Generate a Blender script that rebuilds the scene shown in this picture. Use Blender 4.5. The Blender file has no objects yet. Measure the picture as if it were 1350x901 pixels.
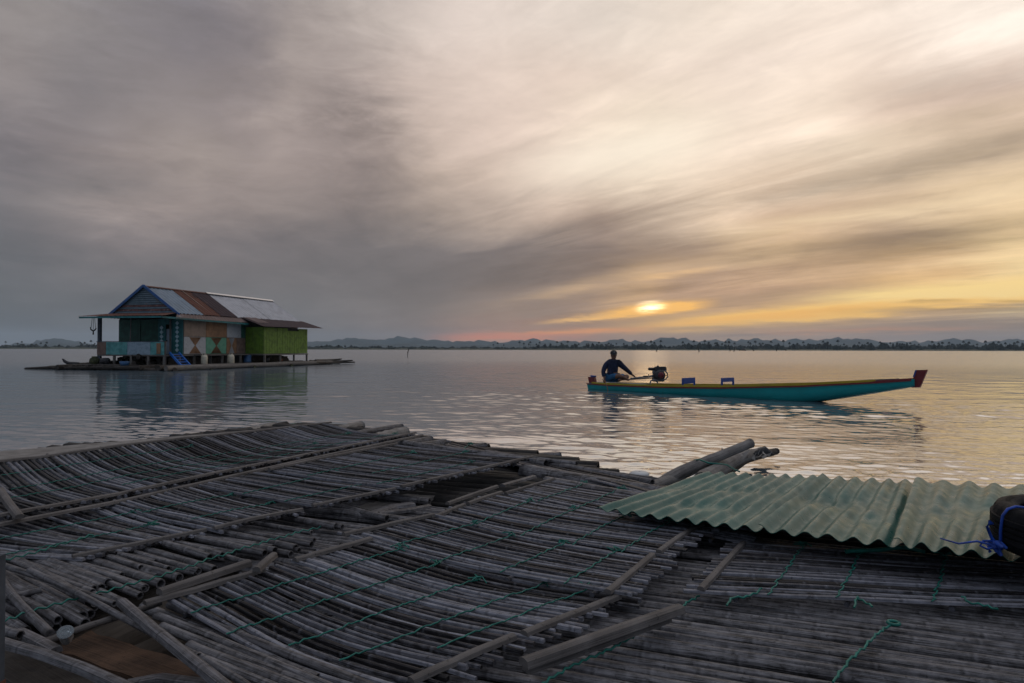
import bpy, bmesh, math, random
from mathutils import Vector, Matrix, noise
R = math.radians
rnd = random.Random(7)
sc = bpy.context.scene
COL = sc.collection

# ------------------------------------------------------------------ camera
cam_d = bpy.data.cameras.new('camera'); cam = bpy.data.objects.new('camera', cam_d); COL.objects.link(cam)
cam_d.sensor_width = 36; cam_d.lens = 24; cam_d.clip_start = .05; cam_d.clip_end = 30000
CAMH = 1.4
cam.location = (0, 0, CAMH)
PITCH = .62; ROLL = .12
cam.matrix_world = Matrix.Translation((0, 0, CAMH)) @ Matrix.Rotation(R(90 + PITCH), 4, 'X') @ Matrix.Rotation(R(ROLL), 4, 'Z')
sc.camera = cam
_CR = cam.matrix_world.to_3x3()
def ray(px, py):
    return _CR @ Vector(((px - 675) / 900, (450.5 - py) / 900, -1))
def P(px, py, z=0.):
    """photo pixel -> world point on the horizontal level z"""
    d = ray(px, py); k = (z - CAMH) / d.z
    return Vector((d.x * k, d.y * k, z))
def PD(px, py, Y):
    d = ray(px, py); k = Y / d.y
    return Vector((d.x * k, Y, CAMH + d.z * k))

# ------------------------------------------------------------------ view
sc.view_settings.view_transform = 'Standard'; sc.view_settings.look = 'None'
sc.view_settings.gamma = 1; sc.view_settings.exposure = .18; sc.view_settings.use_curve_mapping = False
try:
    sc.cycles.max_bounces = 6; sc.cycles.volume_bounces = 0; sc.cycles.use_denoising = True
    sc.cycles.caustics_reflective = False; sc.cycles.caustics_refractive = False
    sc.cycles.volume_step_rate = 1
except Exception: pass

def lin(c):
    return tuple(((v / 255) / 12.92 if v / 255 <= .04045 else ((v / 255 + .055) / 1.055) ** 2.4) for v in c)

# ------------------------------------------------------------------ node helper
class NT:
    def __init__(s, nt): s.nt = nt; s.L = nt.links
    def n(s, t, **kw):
        o = s.nt.nodes.new(t)
        for k, v in kw.items(): setattr(o, k, v)
        return o
    def put(s, sock, v):
        if isinstance(v, bpy.types.NodeSocket): s.L.new(v, sock)
        else: sock.default_value = v
    def m(s, op, a, b=0., c=None, clamp=False):
        o = s.n('ShaderNodeMath', operation=op, use_clamp=clamp)
        s.put(o.inputs[0], a); s.put(o.inputs[1], b)
        if c is not None: s.put(o.inputs[2], c)
        return o.outputs[0]
    def add(s, a, b): return s.m('ADD', a, b)
    def sub(s, a, b): return s.m('SUBTRACT', a, b)
    def mul(s, a, b): return s.m('MULTIPLY', a, b)
    def xyz(s, x, y, z=0.):
        o = s.n('ShaderNodeCombineXYZ'); s.put(o.inputs[0], x); s.put(o.inputs[1], y); s.put(o.inputs[2], z); return o.outputs[0]
    def sep(s, v):
        o = s.n('ShaderNodeSeparateXYZ'); s.put(o.inputs[0], v); return o.outputs
    def noise(s, vec, scale=1., detail=4., rough=.5, dist=0.):
        o = s.n('ShaderNodeTexNoise'); s.put(o.inputs['Vector'], vec); o.inputs['Scale'].default_value = scale
        o.inputs['Detail'].default_value = detail; o.inputs['Roughness'].default_value = rough; o.inputs['Distortion'].default_value = dist
        return o.outputs['Fac']
    def ramp(s, fac, stops, interp='LINEAR'):
        o = s.n('ShaderNodeValToRGB'); r = o.color_ramp; r.interpolation = interp
        while len(r.elements) > 1: r.elements.remove(r.elements[-1])
        r.elements[0].position = stops[0][0]; r.elements[0].color = tuple(stops[0][1])[:3] + (1,)
        for p, c in stops[1:]:
            e = r.elements.new(p); e.color = tuple(c)[:3] + (1,)
        s.put(o.inputs[0], fac); return o.outputs[0]
    def map(s, v, a, b, c=0., d=1., smooth=True):
        o = s.n('ShaderNodeMapRange', interpolation_type='SMOOTHSTEP' if smooth else 'LINEAR')
        for i, x in enumerate((v, a, b, c, d)): s.put(o.inputs[i], x)
        return o.outputs[0]
    def mix(s, f, a, b, t='MIX'):
        o = s.n('ShaderNodeMix', data_type='RGBA', blend_type=t)
        s.put(o.inputs[0], f); s.put(o.inputs[6], tuple(a)[:3] + (1,) if isinstance(a, (tuple, list)) else a)
        s.put(o.inputs[7], tuple(b)[:3] + (1,) if isinstance(b, (tuple, list)) else b); return o.outputs[2]
    def bump(s, h, strength=.3, dist=.01, normal=None):
        o = s.n('ShaderNodeBump'); o.inputs['Strength'].default_value = strength; o.inputs['Distance'].default_value = dist
        s.put(o.inputs['Height'], h)
        if normal is not None: s.put(o.inputs['Normal'], normal)
        return o.outputs[0]

# ------------------------------------------------------------------ sky (world)
SUN_AZ = math.atan(183 / 900); SUN_EL = R(3.5)
world = bpy.data.worlds.new('World'); sc.world = world; world.use_nodes = True
W = NT(world.node_tree)
for n_ in list(world.node_tree.nodes): world.node_tree.nodes.remove(n_)
ROWS = [
 (452, [(0,(94,101,108)),(200,(98,103,109)),(400,(112,111,113)),(560,(134,121,117)),(660,(190,142,120)),(720,(176,137,118)),(800,(170,138,118)),(900,(168,142,122)),(1000,(166,142,124)),(1100,(168,142,124)),(1200,(162,141,126)),(1350,(156,138,124))]),
 (415, [(0,(95,98,102)),(200,(100,101,104)),(400,(111,109,111)),(560,(124,115,112)),(650,(146,127,115)),(750,(142,122,110)),(850,(160,134,112)),(950,(180,150,120)),(1050,(190,156,124)),(1100,(186,154,124)),(1200,(158,137,121)),(1350,(164,141,121))]),
 (375, [(0,(99,100,104)),(200,(104,103,106)),(400,(112,108,109)),(560,(116,110,110)),(700,(121,111,108)),(780,(126,113,108)),(850,(190,158,122)),(900,(166,139,119)),(1000,(186,152,123)),(1080,(186,152,122)),(1160,(222,180,124)),(1250,(236,192,132)),(1350,(255,228,168))]),
 (325, [(0,(102,102,106)),(150,(114,108,110)),(350,(115,109,110)),(500,(118,112,112)),(650,(121,113,112)),(740,(140,126,119)),(800,(136,121,115)),(900,(172,149,131)),(1000,(222,190,150)),(1060,(226,191,150)),(1160,(172,145,121)),(1250,(192,162,128)),(1350,(236,201,148))]),
 (265, [(0,(108,105,108)),(100,(124,118,118)),(200,(152,140,136)),(290,(141,129,125)),(360,(148,136,131)),(440,(135,123,119)),(560,(186,167,153)),(700,(203,181,164)),(800,(178,154,136)),(870,(220,199,177)),(970,(228,203,178)),(1040,(203,175,151)),(1180,(205,178,148)),(1280,(238,210,170)),(1350,(236,208,168))]),
 (195, [(0,(113,108,112)),(150,(135,125,123)),(240,(158,146,140)),(330,(149,137,133)),(400,(159,145,140)),(480,(141,129,126)),(560,(202,183,171)),(700,(227,205,190)),(830,(251,234,210)),(950,(240,220,200)),(1080,(247,228,204)),(1200,(226,202,177)),(1280,(204,181,155)),(1350,(210,186,157))]),
 (105, [(0,(139,131,130)),(100,(124,119,121)),(200,(130,123,124)),(310,(124,116,118)),(380,(160,148,143)),(480,(152,139,135)),(540,(186,169,160)),(650,(221,202,189)),(750,(221,201,186)),(860,(219,201,185)),(1000,(241,222,207)),(1080,(242,222,205)),(1180,(208,185,169)),(1350,(214,190,173))]),
 (25, [(0,(144,137,135)),(100,(136,130,130)),(200,(124,119,122)),(270,(118,113,118)),(350,(150,140,137)),(500,(180,168,161)),(620,(218,203,193)),(800,(216,203,191)),(950,(221,206,191)),(1100,(245,229,214)),(1280,(252,238,224)),(1350,(250,236,222))]),
 (-160, [(0,(132,128,131)),(300,(134,130,134)),(560,(180,170,165)),(850,(220,208,198)),(1350,(226,212,200))]),
 (-420, [(0,(134,134,140)),(300,(142,141,146)),(560,(160,157,158)),(850,(190,184,180)),(1350,(190,184,180))]),
]
def _row(stops, px):
    if px <= stops[0][0]: return lin(stops[0][1])
    for (a, ca), (b, cb) in zip(stops, stops[1:]):
        if px <= b:
            f = (px - a) / (b - a); return tuple(x + (y - x) * f for x, y in zip(lin(ca), lin(cb)))
    return lin(stops[-1][1])
def tab(px, py):
    if py >= ROWS[0][0]: return _row(ROWS[0][1], px)
    for (ya, ra), (yb, rb) in zip(ROWS, ROWS[1:]):
        if py >= yb:
            f = (ya - py) / (ya - yb); a = _row(ra, px); b = _row(rb, px)
            return tuple(x + (y - x) * f for x, y in zip(a, b))
    return _row(ROWS[-1][1], px)
BACK = lin((104, 114, 132))
def back(V): f = min(1, V / 1.5); return tuple(a + (b - a) * f for a, b in zip(BACK, lin((165, 170, 184))))
tc = W.n('ShaderNodeTexCoord').outputs['Generated']
sx, sy, sz = W.sep(tc)
zpos = W.m('MAXIMUM', sz, 0.)
hyp = W.m('SQRT', W.add(W.mul(sx, sx), W.mul(sy, sy)))
AZ = W.m('ARCTAN2', sx, sy)
VV = W.m('DIVIDE', zpos, W.m('MAXIMUM', hyp, .02))
# cloud layer plane, stretched along the wind that blew towards azimuth VA
VA = math.atan((-60 - 675) / 900)
zd = W.add(zpos, .07)
qx = W.m('DIVIDE', sx, zd); qy = W.m('DIVIDE', sy, zd)
al = W.add(W.mul(qx, math.sin(VA)), W.mul(qy, math.cos(VA)))
ac = W.sub(W.mul(qx, math.cos(VA)), W.mul(qy, math.sin(VA)))
nA = W.noise(W.xyz(W.mul(al, .20), W.mul(ac, .95), 3.1), 1., 8., .56, .7)
nB = W.noise(W.xyz(W.mul(al, .75), W.mul(ac, 2.6), 7.7), 1., 8., .62, 1.1)
nC = W.noise(W.xyz(W.mul(al, .9), W.mul(ac, .9), 1.7), 1., 6., .55, .8)
nD = W.noise(W.xyz(W.mul(al, 3.), W.mul(ac, 5.5), 4.4), 1., 7., .66, 1.4)
# warp of the lookup
right = W.map(AZ, R(-16), R(4))
nL = W.noise(W.xyz(W.mul(AZ, 3.2), W.mul(VV, 8.), 6.3), 1., 6., .58, .5)
nM = W.noise(W.xyz(W.mul(AZ, 9.), W.mul(VV, 26.), 2.8), 1., 8., .68, .6)
def pick(a, b): return W.add(W.mul(a, right), W.mul(b, W.sub(1., right)))
nA = pick(nA, nL); nB = pick(nB, nM); nD = pick(nD, nM); nC = pick(nC, nL)
nF = W.noise(W.xyz(W.mul(AZ, 11.), W.mul(VV, 24.), 1.3), 1., 9., .66, .9)
wAZ = W.add(AZ, W.add(W.mul(W.sub(nA, .5), .12), W.mul(W.sub(nC, .5), .10)))
wV = W.add(VV, W.mul(W.add(W.mul(W.sub(nA, .5), .14), W.mul(W.sub(nB, .5), .07)), W.map(VV, 0., .3, .3, 1., False)))
AZS = [-180, -100, -60] + [-40 + i * 80 / 22 for i in range(23)] + [60, 100, 180]
VS = [.012, .03, .055, .09, .14, .19, .25, .32, .40, .48, .62, .9, 1.8]
facA = W.m('DIVIDE', W.add(wAZ, math.pi), 2 * math.pi, clamp=True)
cols = []
for V in VS:
    st = []
    for a in AZS:
        if abs(a) >= 99: c = back(V)
        else:
            aa = max(-40, min(40, a))
            c = tab(675 + 900 * math.tan(R(aa)), 460 - 900 * V / math.cos(R(aa)))
            if abs(a) == 60: c = tuple((x * .6 + y * .4) for x, y in zip(c, back(V)))
        if V > 1: f = .6; c = tuple(x * (1 - f) + y * f for x, y in zip(c, lin((190, 192, 202))))
        st.append(((a + 180) / 360, c))
    cols.append(W.ramp(facA, st, 'LINEAR'))
sky = cols[0]
for i in range(1, len(VS)):
    sky = W.mix(W.map(wV, VS[i - 1], VS[i], smooth=False), sky, cols[i])
# wisps: brightness of the layer
warm = W.map(AZ, R(-25), R(10))
amp = W.add(.38, W.mul(warm, .47))
f1 = W.add(1., W.mul(W.mul(W.sub(nA, .5), amp), .75))
f2 = W.add(1., W.mul(W.mul(W.mul(W.sub(nB, .5), amp), .62), W.map(VV, .15, .5, 1.15, .7)))
f3 = W.add(1., W.mul(W.sub(nD, .5), .22))
f4 = W.mul(W.add(1., W.mul(W.sub(nC, .5), .24)), W.add(1., W.mul(W.sub(nF, .5), .26)))
fac = W.mul(W.mul(f1, f2), W.mul(f3, f4))
o = W.n('ShaderNodeVectorMath', operation='SCALE'); W.put(o.inputs[0], sky); W.put(o.inputs['Scale'], fac); sky = o.outputs[0]
# named streaks of the evening: (x0,y0,x1,y1,width px,soft end) in angle space
nW = W.noise(W.xyz(W.mul(AZ, 5.), W.mul(VV, 55.), 2.2), 1., 5., .6, .4)
nX = W.noise(W.xyz(W.mul(AZ, 16.), W.mul(VV, 120.), 5.2), 1., 7., .68, .5)
jV = W.add(VV, W.add(W.mul(W.sub(nW, .5), .020), W.mul(W.sub(nX, .5), .011)))
def ang(px, py):
    a = math.atan((px - 675) / 900); return a, (460 - py) / 900 * math.cos(a)
def streak(x0, y0, x1, y1, w, curve=0., mod=None, p=2.):
    a0, v0 = ang(x0, y0); a1, v1 = ang(x1, y1)
    t = W.m('DIVIDE', W.sub(AZ, a0), a1 - a0)
    vc = W.add(v0, W.mul(t, v1 - v0))
    if curve: vc = W.add(vc, W.mul(W.mul(t, W.sub(t, 1.)), curve / 900))
    dv = W.m('DIVIDE', W.sub(jV, vc), w / 900)
    g = W.m('EXPONENT', W.mul(W.mul(dv, dv), -1.))
    c = W.sub(W.mul(t, 2.), 1.)
    win = W.map(W.m('ABSOLUTE', c), .15, 1.15, 1., 0.)
    g = W.mul(g, win)
    if mod is not None: g = W.mul(g, mod)
    return g
modn = W.map(nW, .35, .65, .55, 1.3)
def light(sky, g, col, k):
    return W.mix(W.m('MINIMUM', W.mul(g, k), 1.), sky, lin(col))
def dark(sky, g, k):
    f = W.sub(1., W.mul(g, k)); o = W.n('ShaderNodeVectorMath', operation='SCALE')
    W.put(o.inputs[0], sky); W.put(o.inputs['Scale'], f); return o.outputs[0]
modn2 = W.map(nB, .35, .65, .5, 1.2)
sky = dark(sky, streak(470, 372, 1120, 268, 26, 40), .22)
sky = dark(sky, streak(980, 262, 1600, 120, 17, 0, modn2), .34)
sky = dark(sky, streak(900, 345, 1700, 240, 13, 0, modn2), .28)
sky = dark(sky, streak(1050, 135, 1560, 55, 22, 0, modn2), .20)
sky = dark(sky, streak(640, 312, 1500, 150, 13, 0, modn), .22)
sky = dark(sky, streak(780, 352, 1560, 262, 11, 0, modn), .24)
sky = dark(sky, streak(1010, 352, 1500, 290, 9, 0, modn), .22)
sky = light(sky, streak(640, 402, 1010, 322, 8, 0, modn), (214, 180, 140), .45)
sky = light(sky, streak(900, 308, 1600, 215, 10, 0, modn), (250, 224, 184), .45)
sky = light(sky, streak(800, 434, 1750, 332, 10., 14, modn), (255, 202, 112), 2.0)
sky = light(sky, streak(850, 430, 1250, 394, 4.2, 0, modn), (255, 194, 100), 1.7)
sky = light(sky, streak(1020, 398, 1700, 350, 10, 0, modn), (255, 220, 146), 1.4)
sky = light(sky, streak(590, 448, 880, 432, 4.5, 0, modn), (255, 168, 96), 1.15)
sky = light(sky, streak(560, 443, 800, 445, 4.5, 0, modn), (238, 140, 102), 1.)
sky = light(sky, streak(960, 440, 1330, 430, 2.6, 0, modn), (232, 164, 116), .65)
sky = light(sky, streak(700, 427, 850, 411, 3.2, 0, modn), (255, 200, 120), .85)
sky = dark(sky, streak(1040, 411, 1600, 398, 3.6, 0), .22)
sky = dark(sky, streak(1170, 399, 1290, 397, 2., 0), .30)
sky = dark(sky, streak(1290, 396, 1400, 394, 2., 0), .30)
sky = light(sky, streak(780, 416, 945, 397, 6., 0, modn), (255, 194, 100), 1.7)
sky = light(sky, streak(640, 232, 1010, 158, 34, 0), (255, 242, 222), .62)
sky = light(sky, streak(820, 372, 960, 352, 5, 0, modn), (240, 196, 140), .8)
sky = dark(sky, streak(820, 384, 930, 374, 4.5, 0, modn), .28)
# the small dark cloud
a0, v0 = ang(478, 152)
dx = W.m('DIVIDE', W.sub(wAZ, a0), .075); dy = W.m('DIVIDE', W.sub(VV, v0), .042)
g = W.m('EXPONENT', W.mul(W.add(W.mul(dx, dx), W.mul(dy, dy)), -1.))
nE = W.noise(W.xyz(W.mul(AZ, 22.), W.mul(VV, 40.), 9.), 1., 5., .6, .6)
sky = dark(sky, W.mul(g, W.map(nE, .3, .65, .3, 1.2)), .26)
# sun behind thin cloud
aS, vS = ang(858, 402.5)
dx = W.m('DIVIDE', W.sub(AZ, aS), .0165); dy = W.m('DIVIDE', W.sub(jV, W.add(vS, W.mul(W.sub(AZ, aS), .08))), .0064)
g = W.m('EXPONENT', W.mul(W.m('POWER', W.add(W.mul(dx, dx), W.mul(dy, dy)), 1.3), -1.)); g = W.mul(g, W.map(nX, .36, .60, .30, 1.15))
o = W.n('ShaderNodeVectorMath', operation='SCALE'); o.inputs[0].default_value = (2.1, 1.7, 1.0); W.put(o.inputs['Scale'], g)
o2 = W.n('ShaderNodeVectorMath', operation='ADD'); W.put(o2.inputs[0], sky); W.put(o2.inputs[1], o.outputs[0]); sky = o2.outputs[0]
# hazy light round the sun
dx = W.m('DIVIDE', W.sub(AZ, aS), .16); dy = W.m('DIVIDE', W.sub(VV, vS), .05)
g = W.m('EXPONENT', W.mul(W.add(W.mul(dx, dx), W.mul(dy, dy)), -1.))
o = W.n('ShaderNodeVectorMath', operation='SCALE'); o.inputs[0].default_value = (.05, .022, .004); W.put(o.inputs['Scale'], g)
o2 = W.n('ShaderNodeVectorMath', operation='ADD'); W.put(o2.inputs[0], sky); W.put(o2.inputs[1], o.outputs[0]); sky = o2.outputs[0]
bg = W.n('ShaderNodeBackground'); W.put(bg.inputs[0], sky); bg.inputs[1].default_value = 1.
nish = W.n('ShaderNodeTexSky', sky_type='NISHITA', sun_disc=False, sun_elevation=SUN_EL, sun_rotation=SUN_AZ)
bg2 = W.n('ShaderNodeBackground'); W.put(bg2.inputs[0], nish.outputs[0]); bg2.inputs[1].default_value = .0012
ads = W.n('ShaderNodeAddShader'); W.put(ads.inputs[0], bg.outputs[0]); W.put(ads.inputs[1], bg2.outputs[0])
wo = W.n('ShaderNodeOutputWorld'); W.put(wo.inputs[0], ads.outputs[0])
world.cycles.sampling_method = 'MANUAL'; world.cycles.sample_map_resolution = 1024

# ------------------------------------------------------------------ sun
sd = bpy.data.lights.new('sun', 'SUN'); sd.energy = .0015; sd.angle = R(3); sd.color = (1, .68, .40)
so = bpy.data.objects.new('sun', sd); COL.objects.link(so)
dirv = Vector((math.sin(SUN_AZ) * math.cos(SUN_EL), math.cos(SUN_AZ) * math.cos(SUN_EL), math.sin(SUN_EL)))
so.rotation_euler = dirv.to_track_quat('Z', 'Y').to_euler(); so.location = (0, 0, 40)

# ------------------------------------------------------------------ object helpers
def tag(o, label=None, cat=None, group=None, kind=None):
    if label: o['label'] = label
    if cat: o['category'] = cat
    if group: o['group'] = group
    if kind: o['kind'] = kind
    return o
def thing(name, label, cat, loc=(0, 0, 0), group=None):
    o = bpy.data.objects.new(name, None); o.empty_display_size = .1; COL.objects.link(o); o.location = loc
    return tag(o, label, cat, group)
class MB:
    def __init__(s): s.v = []; s.f = []; s.uv = []; s.sm = []; s.mi = []
    def face(s, pts, uv=None, sm=False, mi=0):
        b = len(s.v); s.v += [Vector(p) for p in pts]; s.f.append(tuple(range(b, b + len(pts))))
        s.uv.append(uv or [(0, 0)] * len(pts)); s.sm.append(sm); s.mi.append(mi)
    def grid(s, rows, close_v=False, sm=True, uvf=None, mi=0, flip=False):
        b = len(s.v); n = len(rows[0])
        for r in rows: s.v += [Vector(p) for p in r]
        L = [0.]
        for i in range(1, len(rows)): L.append(L[-1] + (Vector(rows[i][0]) - Vector(rows[i - 1][0])).length)
        m = n if close_v else n - 1
        for i in range(len(rows) - 1):
            for j in range(m):
                k = (j + 1) % n
                q = (b + i * n + j, b + i * n + k, b + (i + 1) * n + k, b + (i + 1) * n + j)
                u = [(L[i], j / m), (L[i], (j + 1) / m), (L[i + 1], (j + 1) / m), (L[i + 1], j / m)]
                if flip: q = q[::-1]; u = u[::-1]
                s.f.append(q); s.uv.append(u); s.sm.append(sm); s.mi.append(mi)
        return b, n
    def box(s, c, ax, ay, az, mi=0):
        """centre and three half vectors"""
        c = Vector(c); ax = Vector(ax); ay = Vector(ay); az = Vector(az)
        if ax.cross(ay).dot(az) < 0: ax = -ax
        b = len(s.v)
        for k in (-1, 1):
            for j in (-1, 1):
                for i in (-1, 1): s.v.append(c + ax * i + ay * j + az * k)
        lx, ly, lz = ax.length * 2, ay.length * 2, az.length * 2
        for q, (a, d) in (((0, 2, 3, 1), (ly, lx)), ((4, 5, 7, 6), (lx, ly)), ((0, 1, 5, 4), (lx, lz)), ((2, 6, 7, 3), (lz, lx)), ((0, 4, 6, 2), (lz, ly)), ((1, 3, 7, 5), (ly, lz))):
            s.f.append(tuple(b + x for x in q)); s.uv.append([(0, 0), (a, 0), (a, d), (0, d)]); s.sm.append(False); s.mi.append(mi)
    def bar(s, a, b, w, h, up=(0, 0, 1), mi=0):
        a = Vector(a); b = Vector(b); d = b - a; L = d.length; d = d / L
        side = d.cross(Vector(up)).normalized(); u = side.cross(d)
        s.box((a + b) / 2, d * L / 2, side * w / 2, u * h / 2, mi)
    def tube(s, pts, rad, n=8, cap=True, mi=0, squash=1.):
        pts = [Vector(p) for p in pts]; k = len(pts)
        if not hasattr(rad, '__len__'): rad = [rad] * k
        rows = []; ref = Vector((0, 0, 1))
        for i, p in enumerate(pts):
            t = (pts[min(k - 1, i + 1)] - pts[max(0, i - 1)]).normalized()
            sd_ = t.cross(ref)
            if sd_.length < .1: sd_ = t.cross(Vector((1, 0, 0)))
            sd_.normalize(); up = sd_.cross(t)
            rows.append([p + (sd_ * math.cos(2 * math.pi * j / n) + up * math.sin(2 * math.pi * j / n) * squash) * rad[i] for j in range(n)])
        b, _ = s.grid(rows, True, flip=False, mi=mi)
        if cap:
            s.f.append(tuple(b + j for j in range(n))); s.uv.append([(0, 0)] * n); s.sm.append(False); s.mi.append(mi)
            s.f.append(tuple(b + (k - 1) * n + j for j in reversed(range(n)))); s.uv.append([(0, 0)] * n); s.sm.append(False); s.mi.append(mi)
    def lathe(s, c, prof, n=16, axis='Z', mi=0):
        rows = []
        for r, h in prof:
            rows.append([Vector(c) + (Vector((r * math.cos(2 * math.pi * j / n), r * math.sin(2 * math.pi * j / n), h)) if axis == 'Z' else
                        Vector((r * math.cos(2 * math.pi * j / n), h, r * math.sin(2 * math.pi * j / n)))) for j in range(n)])
        s.grid(rows, True, flip=(axis != 'Z'), mi=mi)
    def build(s, name, mat, parent=None, loc=None):
        me = bpy.data.meshes.new(name); off = Vector(loc) if loc is not None else (parent.location.copy() if parent else Vector((0, 0, 0)))
        # parents are unrotated empties or meshes; vertices are stored relative to the thing's origin
        base = world_loc(parent) if parent else off
        org = base
        me.from_pydata([tuple(v - org) for v in s.v], [], s.f)
        ul = me.uv_layers.new(name='UVMap'); i = 0
        flat = [c for f in s.uv for c in f]
        for k, c in enumerate(flat): ul.data[k].uv = c
        for p, sm, mi in zip(me.polygons, s.sm, s.mi): p.use_smooth = sm; p.material_index = mi
        mats = mat if isinstance(mat, (list, tuple)) else [mat]
        for m_ in mats: me.materials.append(m_)
        o = bpy.data.objects.new(name, me); COL.objects.link(o)
        if parent: o.parent = parent
        else: o.location = org
        return o
def world_loc(o):
    v = Vector((0, 0, 0))
    while o: v += o.location; o = o.parent
    return v

# ------------------------------------------------------------------ materials
MATS = {}
def newmat(name):
    m = bpy.data.materials.new(name); m.use_nodes = True; t = NT(m.node_tree)
    return m, t, m.node_tree.nodes['Principled BSDF']
def paint(name, c, rough=.5, var=.18, scale=6., wear=None, metal=0., bump=.15, spec=.5):
    m, t, b = newmat(name)
    p = t.n('ShaderNodeTexCoord').outputs['Object']
    n1 = t.noise(p, scale, 5., .6); n2 = t.noise(p, scale * 7, 3., .6)
    col = t.mix(t.map(n1, .35, .65), tuple(x * (1 - var) for x in c), tuple(min(1, x * (1 + var)) for x in c))
    if wear: col = t.mix(t.mul(t.map(n1, .55, .72), wear[1]), col, wear[0])
    t.put(b.inputs['Base Color'], col); t.put(b.inputs['Roughness'], t.map(n2, .3, .7, rough - .08, rough + .1)); b.inputs['Metallic'].default_value = metal
    b.inputs['Specular IOR Level'].default_value = spec
    t.put(b.inputs['Normal'], t.bump(n2, bump, .004)); return m
def bamboo(name, dark_, light_, ringd=.34, rough=.5, brown=None, spec=.2):
    m, t, b = newmat(name)
    uv = t.n('ShaderNodeTexCoord').outputs['UV']; u, v, _ = t.sep(uv)
    isl = t.n('ShaderNodeNewGeometry').outputs['Random Per Island']
    pos = t.n('ShaderNodeTexCoord').outputs['Object']
    off = t.mul(isl, 37.)
    fib = t.noise(t.xyz(t.mul(t.add(u, off), 3.), t.mul(v, 14.), off), 1., 5., .65)
    fine = t.noise(t.xyz(t.mul(t.add(u, off), 9.), t.mul(v, 60.), off), 1., 3., .6)
    blo = t.noise(pos, 2.2, 5., .6)
    spk = t.noise(pos, 45., 3., .6)
    x = t.add(t.mul(isl, .68), t.add(t.mul(fib, .85), t.mul(blo, .35)))
    x = t.add(x, t.mul(t.sub(fine, .5), 1.2)); mott = t.noise(pos, 19., 4., .65); x = t.add(x, t.mul(t.sub(mott, .5), .7))
    col = t.ramp(t.map(x, .45, 1.45, smooth=False), [(0, tuple(c * .55 for c in dark_)), (.35, dark_), (.75, light_), (1, tuple(c * 1.5 for c in light_))])
    isl2 = t.m('FRACT', t.mul(isl, 91.7))
    br = brown or (dark_[0] * 1.25, dark_[1] * .95, dark_[2] * .72)
    col = t.mix(t.mul(t.map(isl2, .66, .92), .6), col, t.mix(fib, tuple(c * .6 for c in br), tuple(c * 1.5 for c in br)))
    col = t.mix(t.map(spk, .60, .70, 0., .55), col, tuple(c * .35 for c in dark_))
    ph = t.m('FRACT', t.m('DIVIDE', t.add(u, t.mul(isl, 9.)), ringd))
    ring = t.map(t.m('ABSOLUTE', t.sub(ph, .5)), .0, .035, 1., 0.)
    rl = t.map(t.m('ABSOLUTE', t.sub(ph, .54)), .0, .03, 1., 0.)
    col = t.mix(t.mul(ring, .38), col, tuple(c * .3 for c in dark_)); col = t.mix(t.mul(rl, .18), col, tuple(min(1, c * 1.5) for c in light_))
    t.put(b.inputs['Base Color'], col); t.put(b.inputs['Roughness'], t.map(fine, .3, .7, rough - .1, rough + .15)); b.inputs['Specular IOR Level'].default_value = spec
    h = t.add(t.mul(fine, .5), t.add(t.mul(ring, -.5), t.add(t.mul(rl, .6), t.mul(spk, .4))))
    t.put(b.inputs['Normal'], t.bump(h, .5, .004)); return m
def wood(name, c, c2, rough=.75):
    m, t, b = newmat(name)
    uv = t.n('ShaderNodeTexCoord').outputs['UV']; u, v, _ = t.sep(uv); pos = t.n('ShaderNodeTexCoord').outputs['Object']
    isl = t.n('ShaderNodeNewGeometry').outputs['Random Per Island']; off = t.mul(isl, 31.)
    g = t.noise(t.xyz(t.mul(t.add(u, off), 2.), t.mul(v, 30.), off), 1., 6., .7, .4)
    n = t.noise(pos, 5., 5., .6)
    col = t.mix(t.map(t.add(t.mul(g, .6), t.mul(n, .5)), .35, .75), c, c2)
    sp = t.noise(pos, 38., 3., .6); col = t.mix(t.map(sp, .62, .72, 0., .6), col, tuple(x * .3 for x in c))
    t.put(b.inputs['Base Color'], col); b.inputs['Roughness'].default_value = rough; b.inputs['Specular IOR Level'].default_value = .2
    t.put(b.inputs['Normal'], t.bump(t.add(g, t.mul(sp, .5)), .6, .006)); return m
M = {}
M['mat_slat'] = bamboo('weathered_slat', (.020, .018, .019), (.225, .228, .255), .38, .42)
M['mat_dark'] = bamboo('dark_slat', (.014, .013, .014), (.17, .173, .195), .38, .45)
M['shaded_culm'] = bamboo('shaded_culm', (.010, .009, .008), (.030, .028, .027), .36, .55)  # darker culm copy: shade beneath the mats is put into the colour
M['culm'] = bamboo('weathered_culm', (.024, .021, .020), (.215, .208, .214), .36, .46)
M['culm_pale'] = bamboo('pale_culm', (.036, .032, .030), (.175, .170, .177), .31, .5)
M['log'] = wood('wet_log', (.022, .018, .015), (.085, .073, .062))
M['logpale'] = wood('driftwood', (.10, .088, .078), (.31, .292, .27))
M['batten'] = wood('batten_wood', (.07, .062, .057), (.19, .175, .165), .65)
M['brown'] = wood('brown_plank', (.010, .006, .004), (.125, .072, .043), .75)
M['twine'] = paint('green_twine', (.005, .15, .115), .55, .2, 20.)
M['bluerope'] = paint('blue_rope', (.01, .06, .35), .5, .2, 30.)
M['rubber'] = paint('tyre_rubber', (.008, .008, .009), .7, .25, 14., spec=.15)
M['foam'] = paint('white_foam', (.6, .6, .58), .6, .1)

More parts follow.
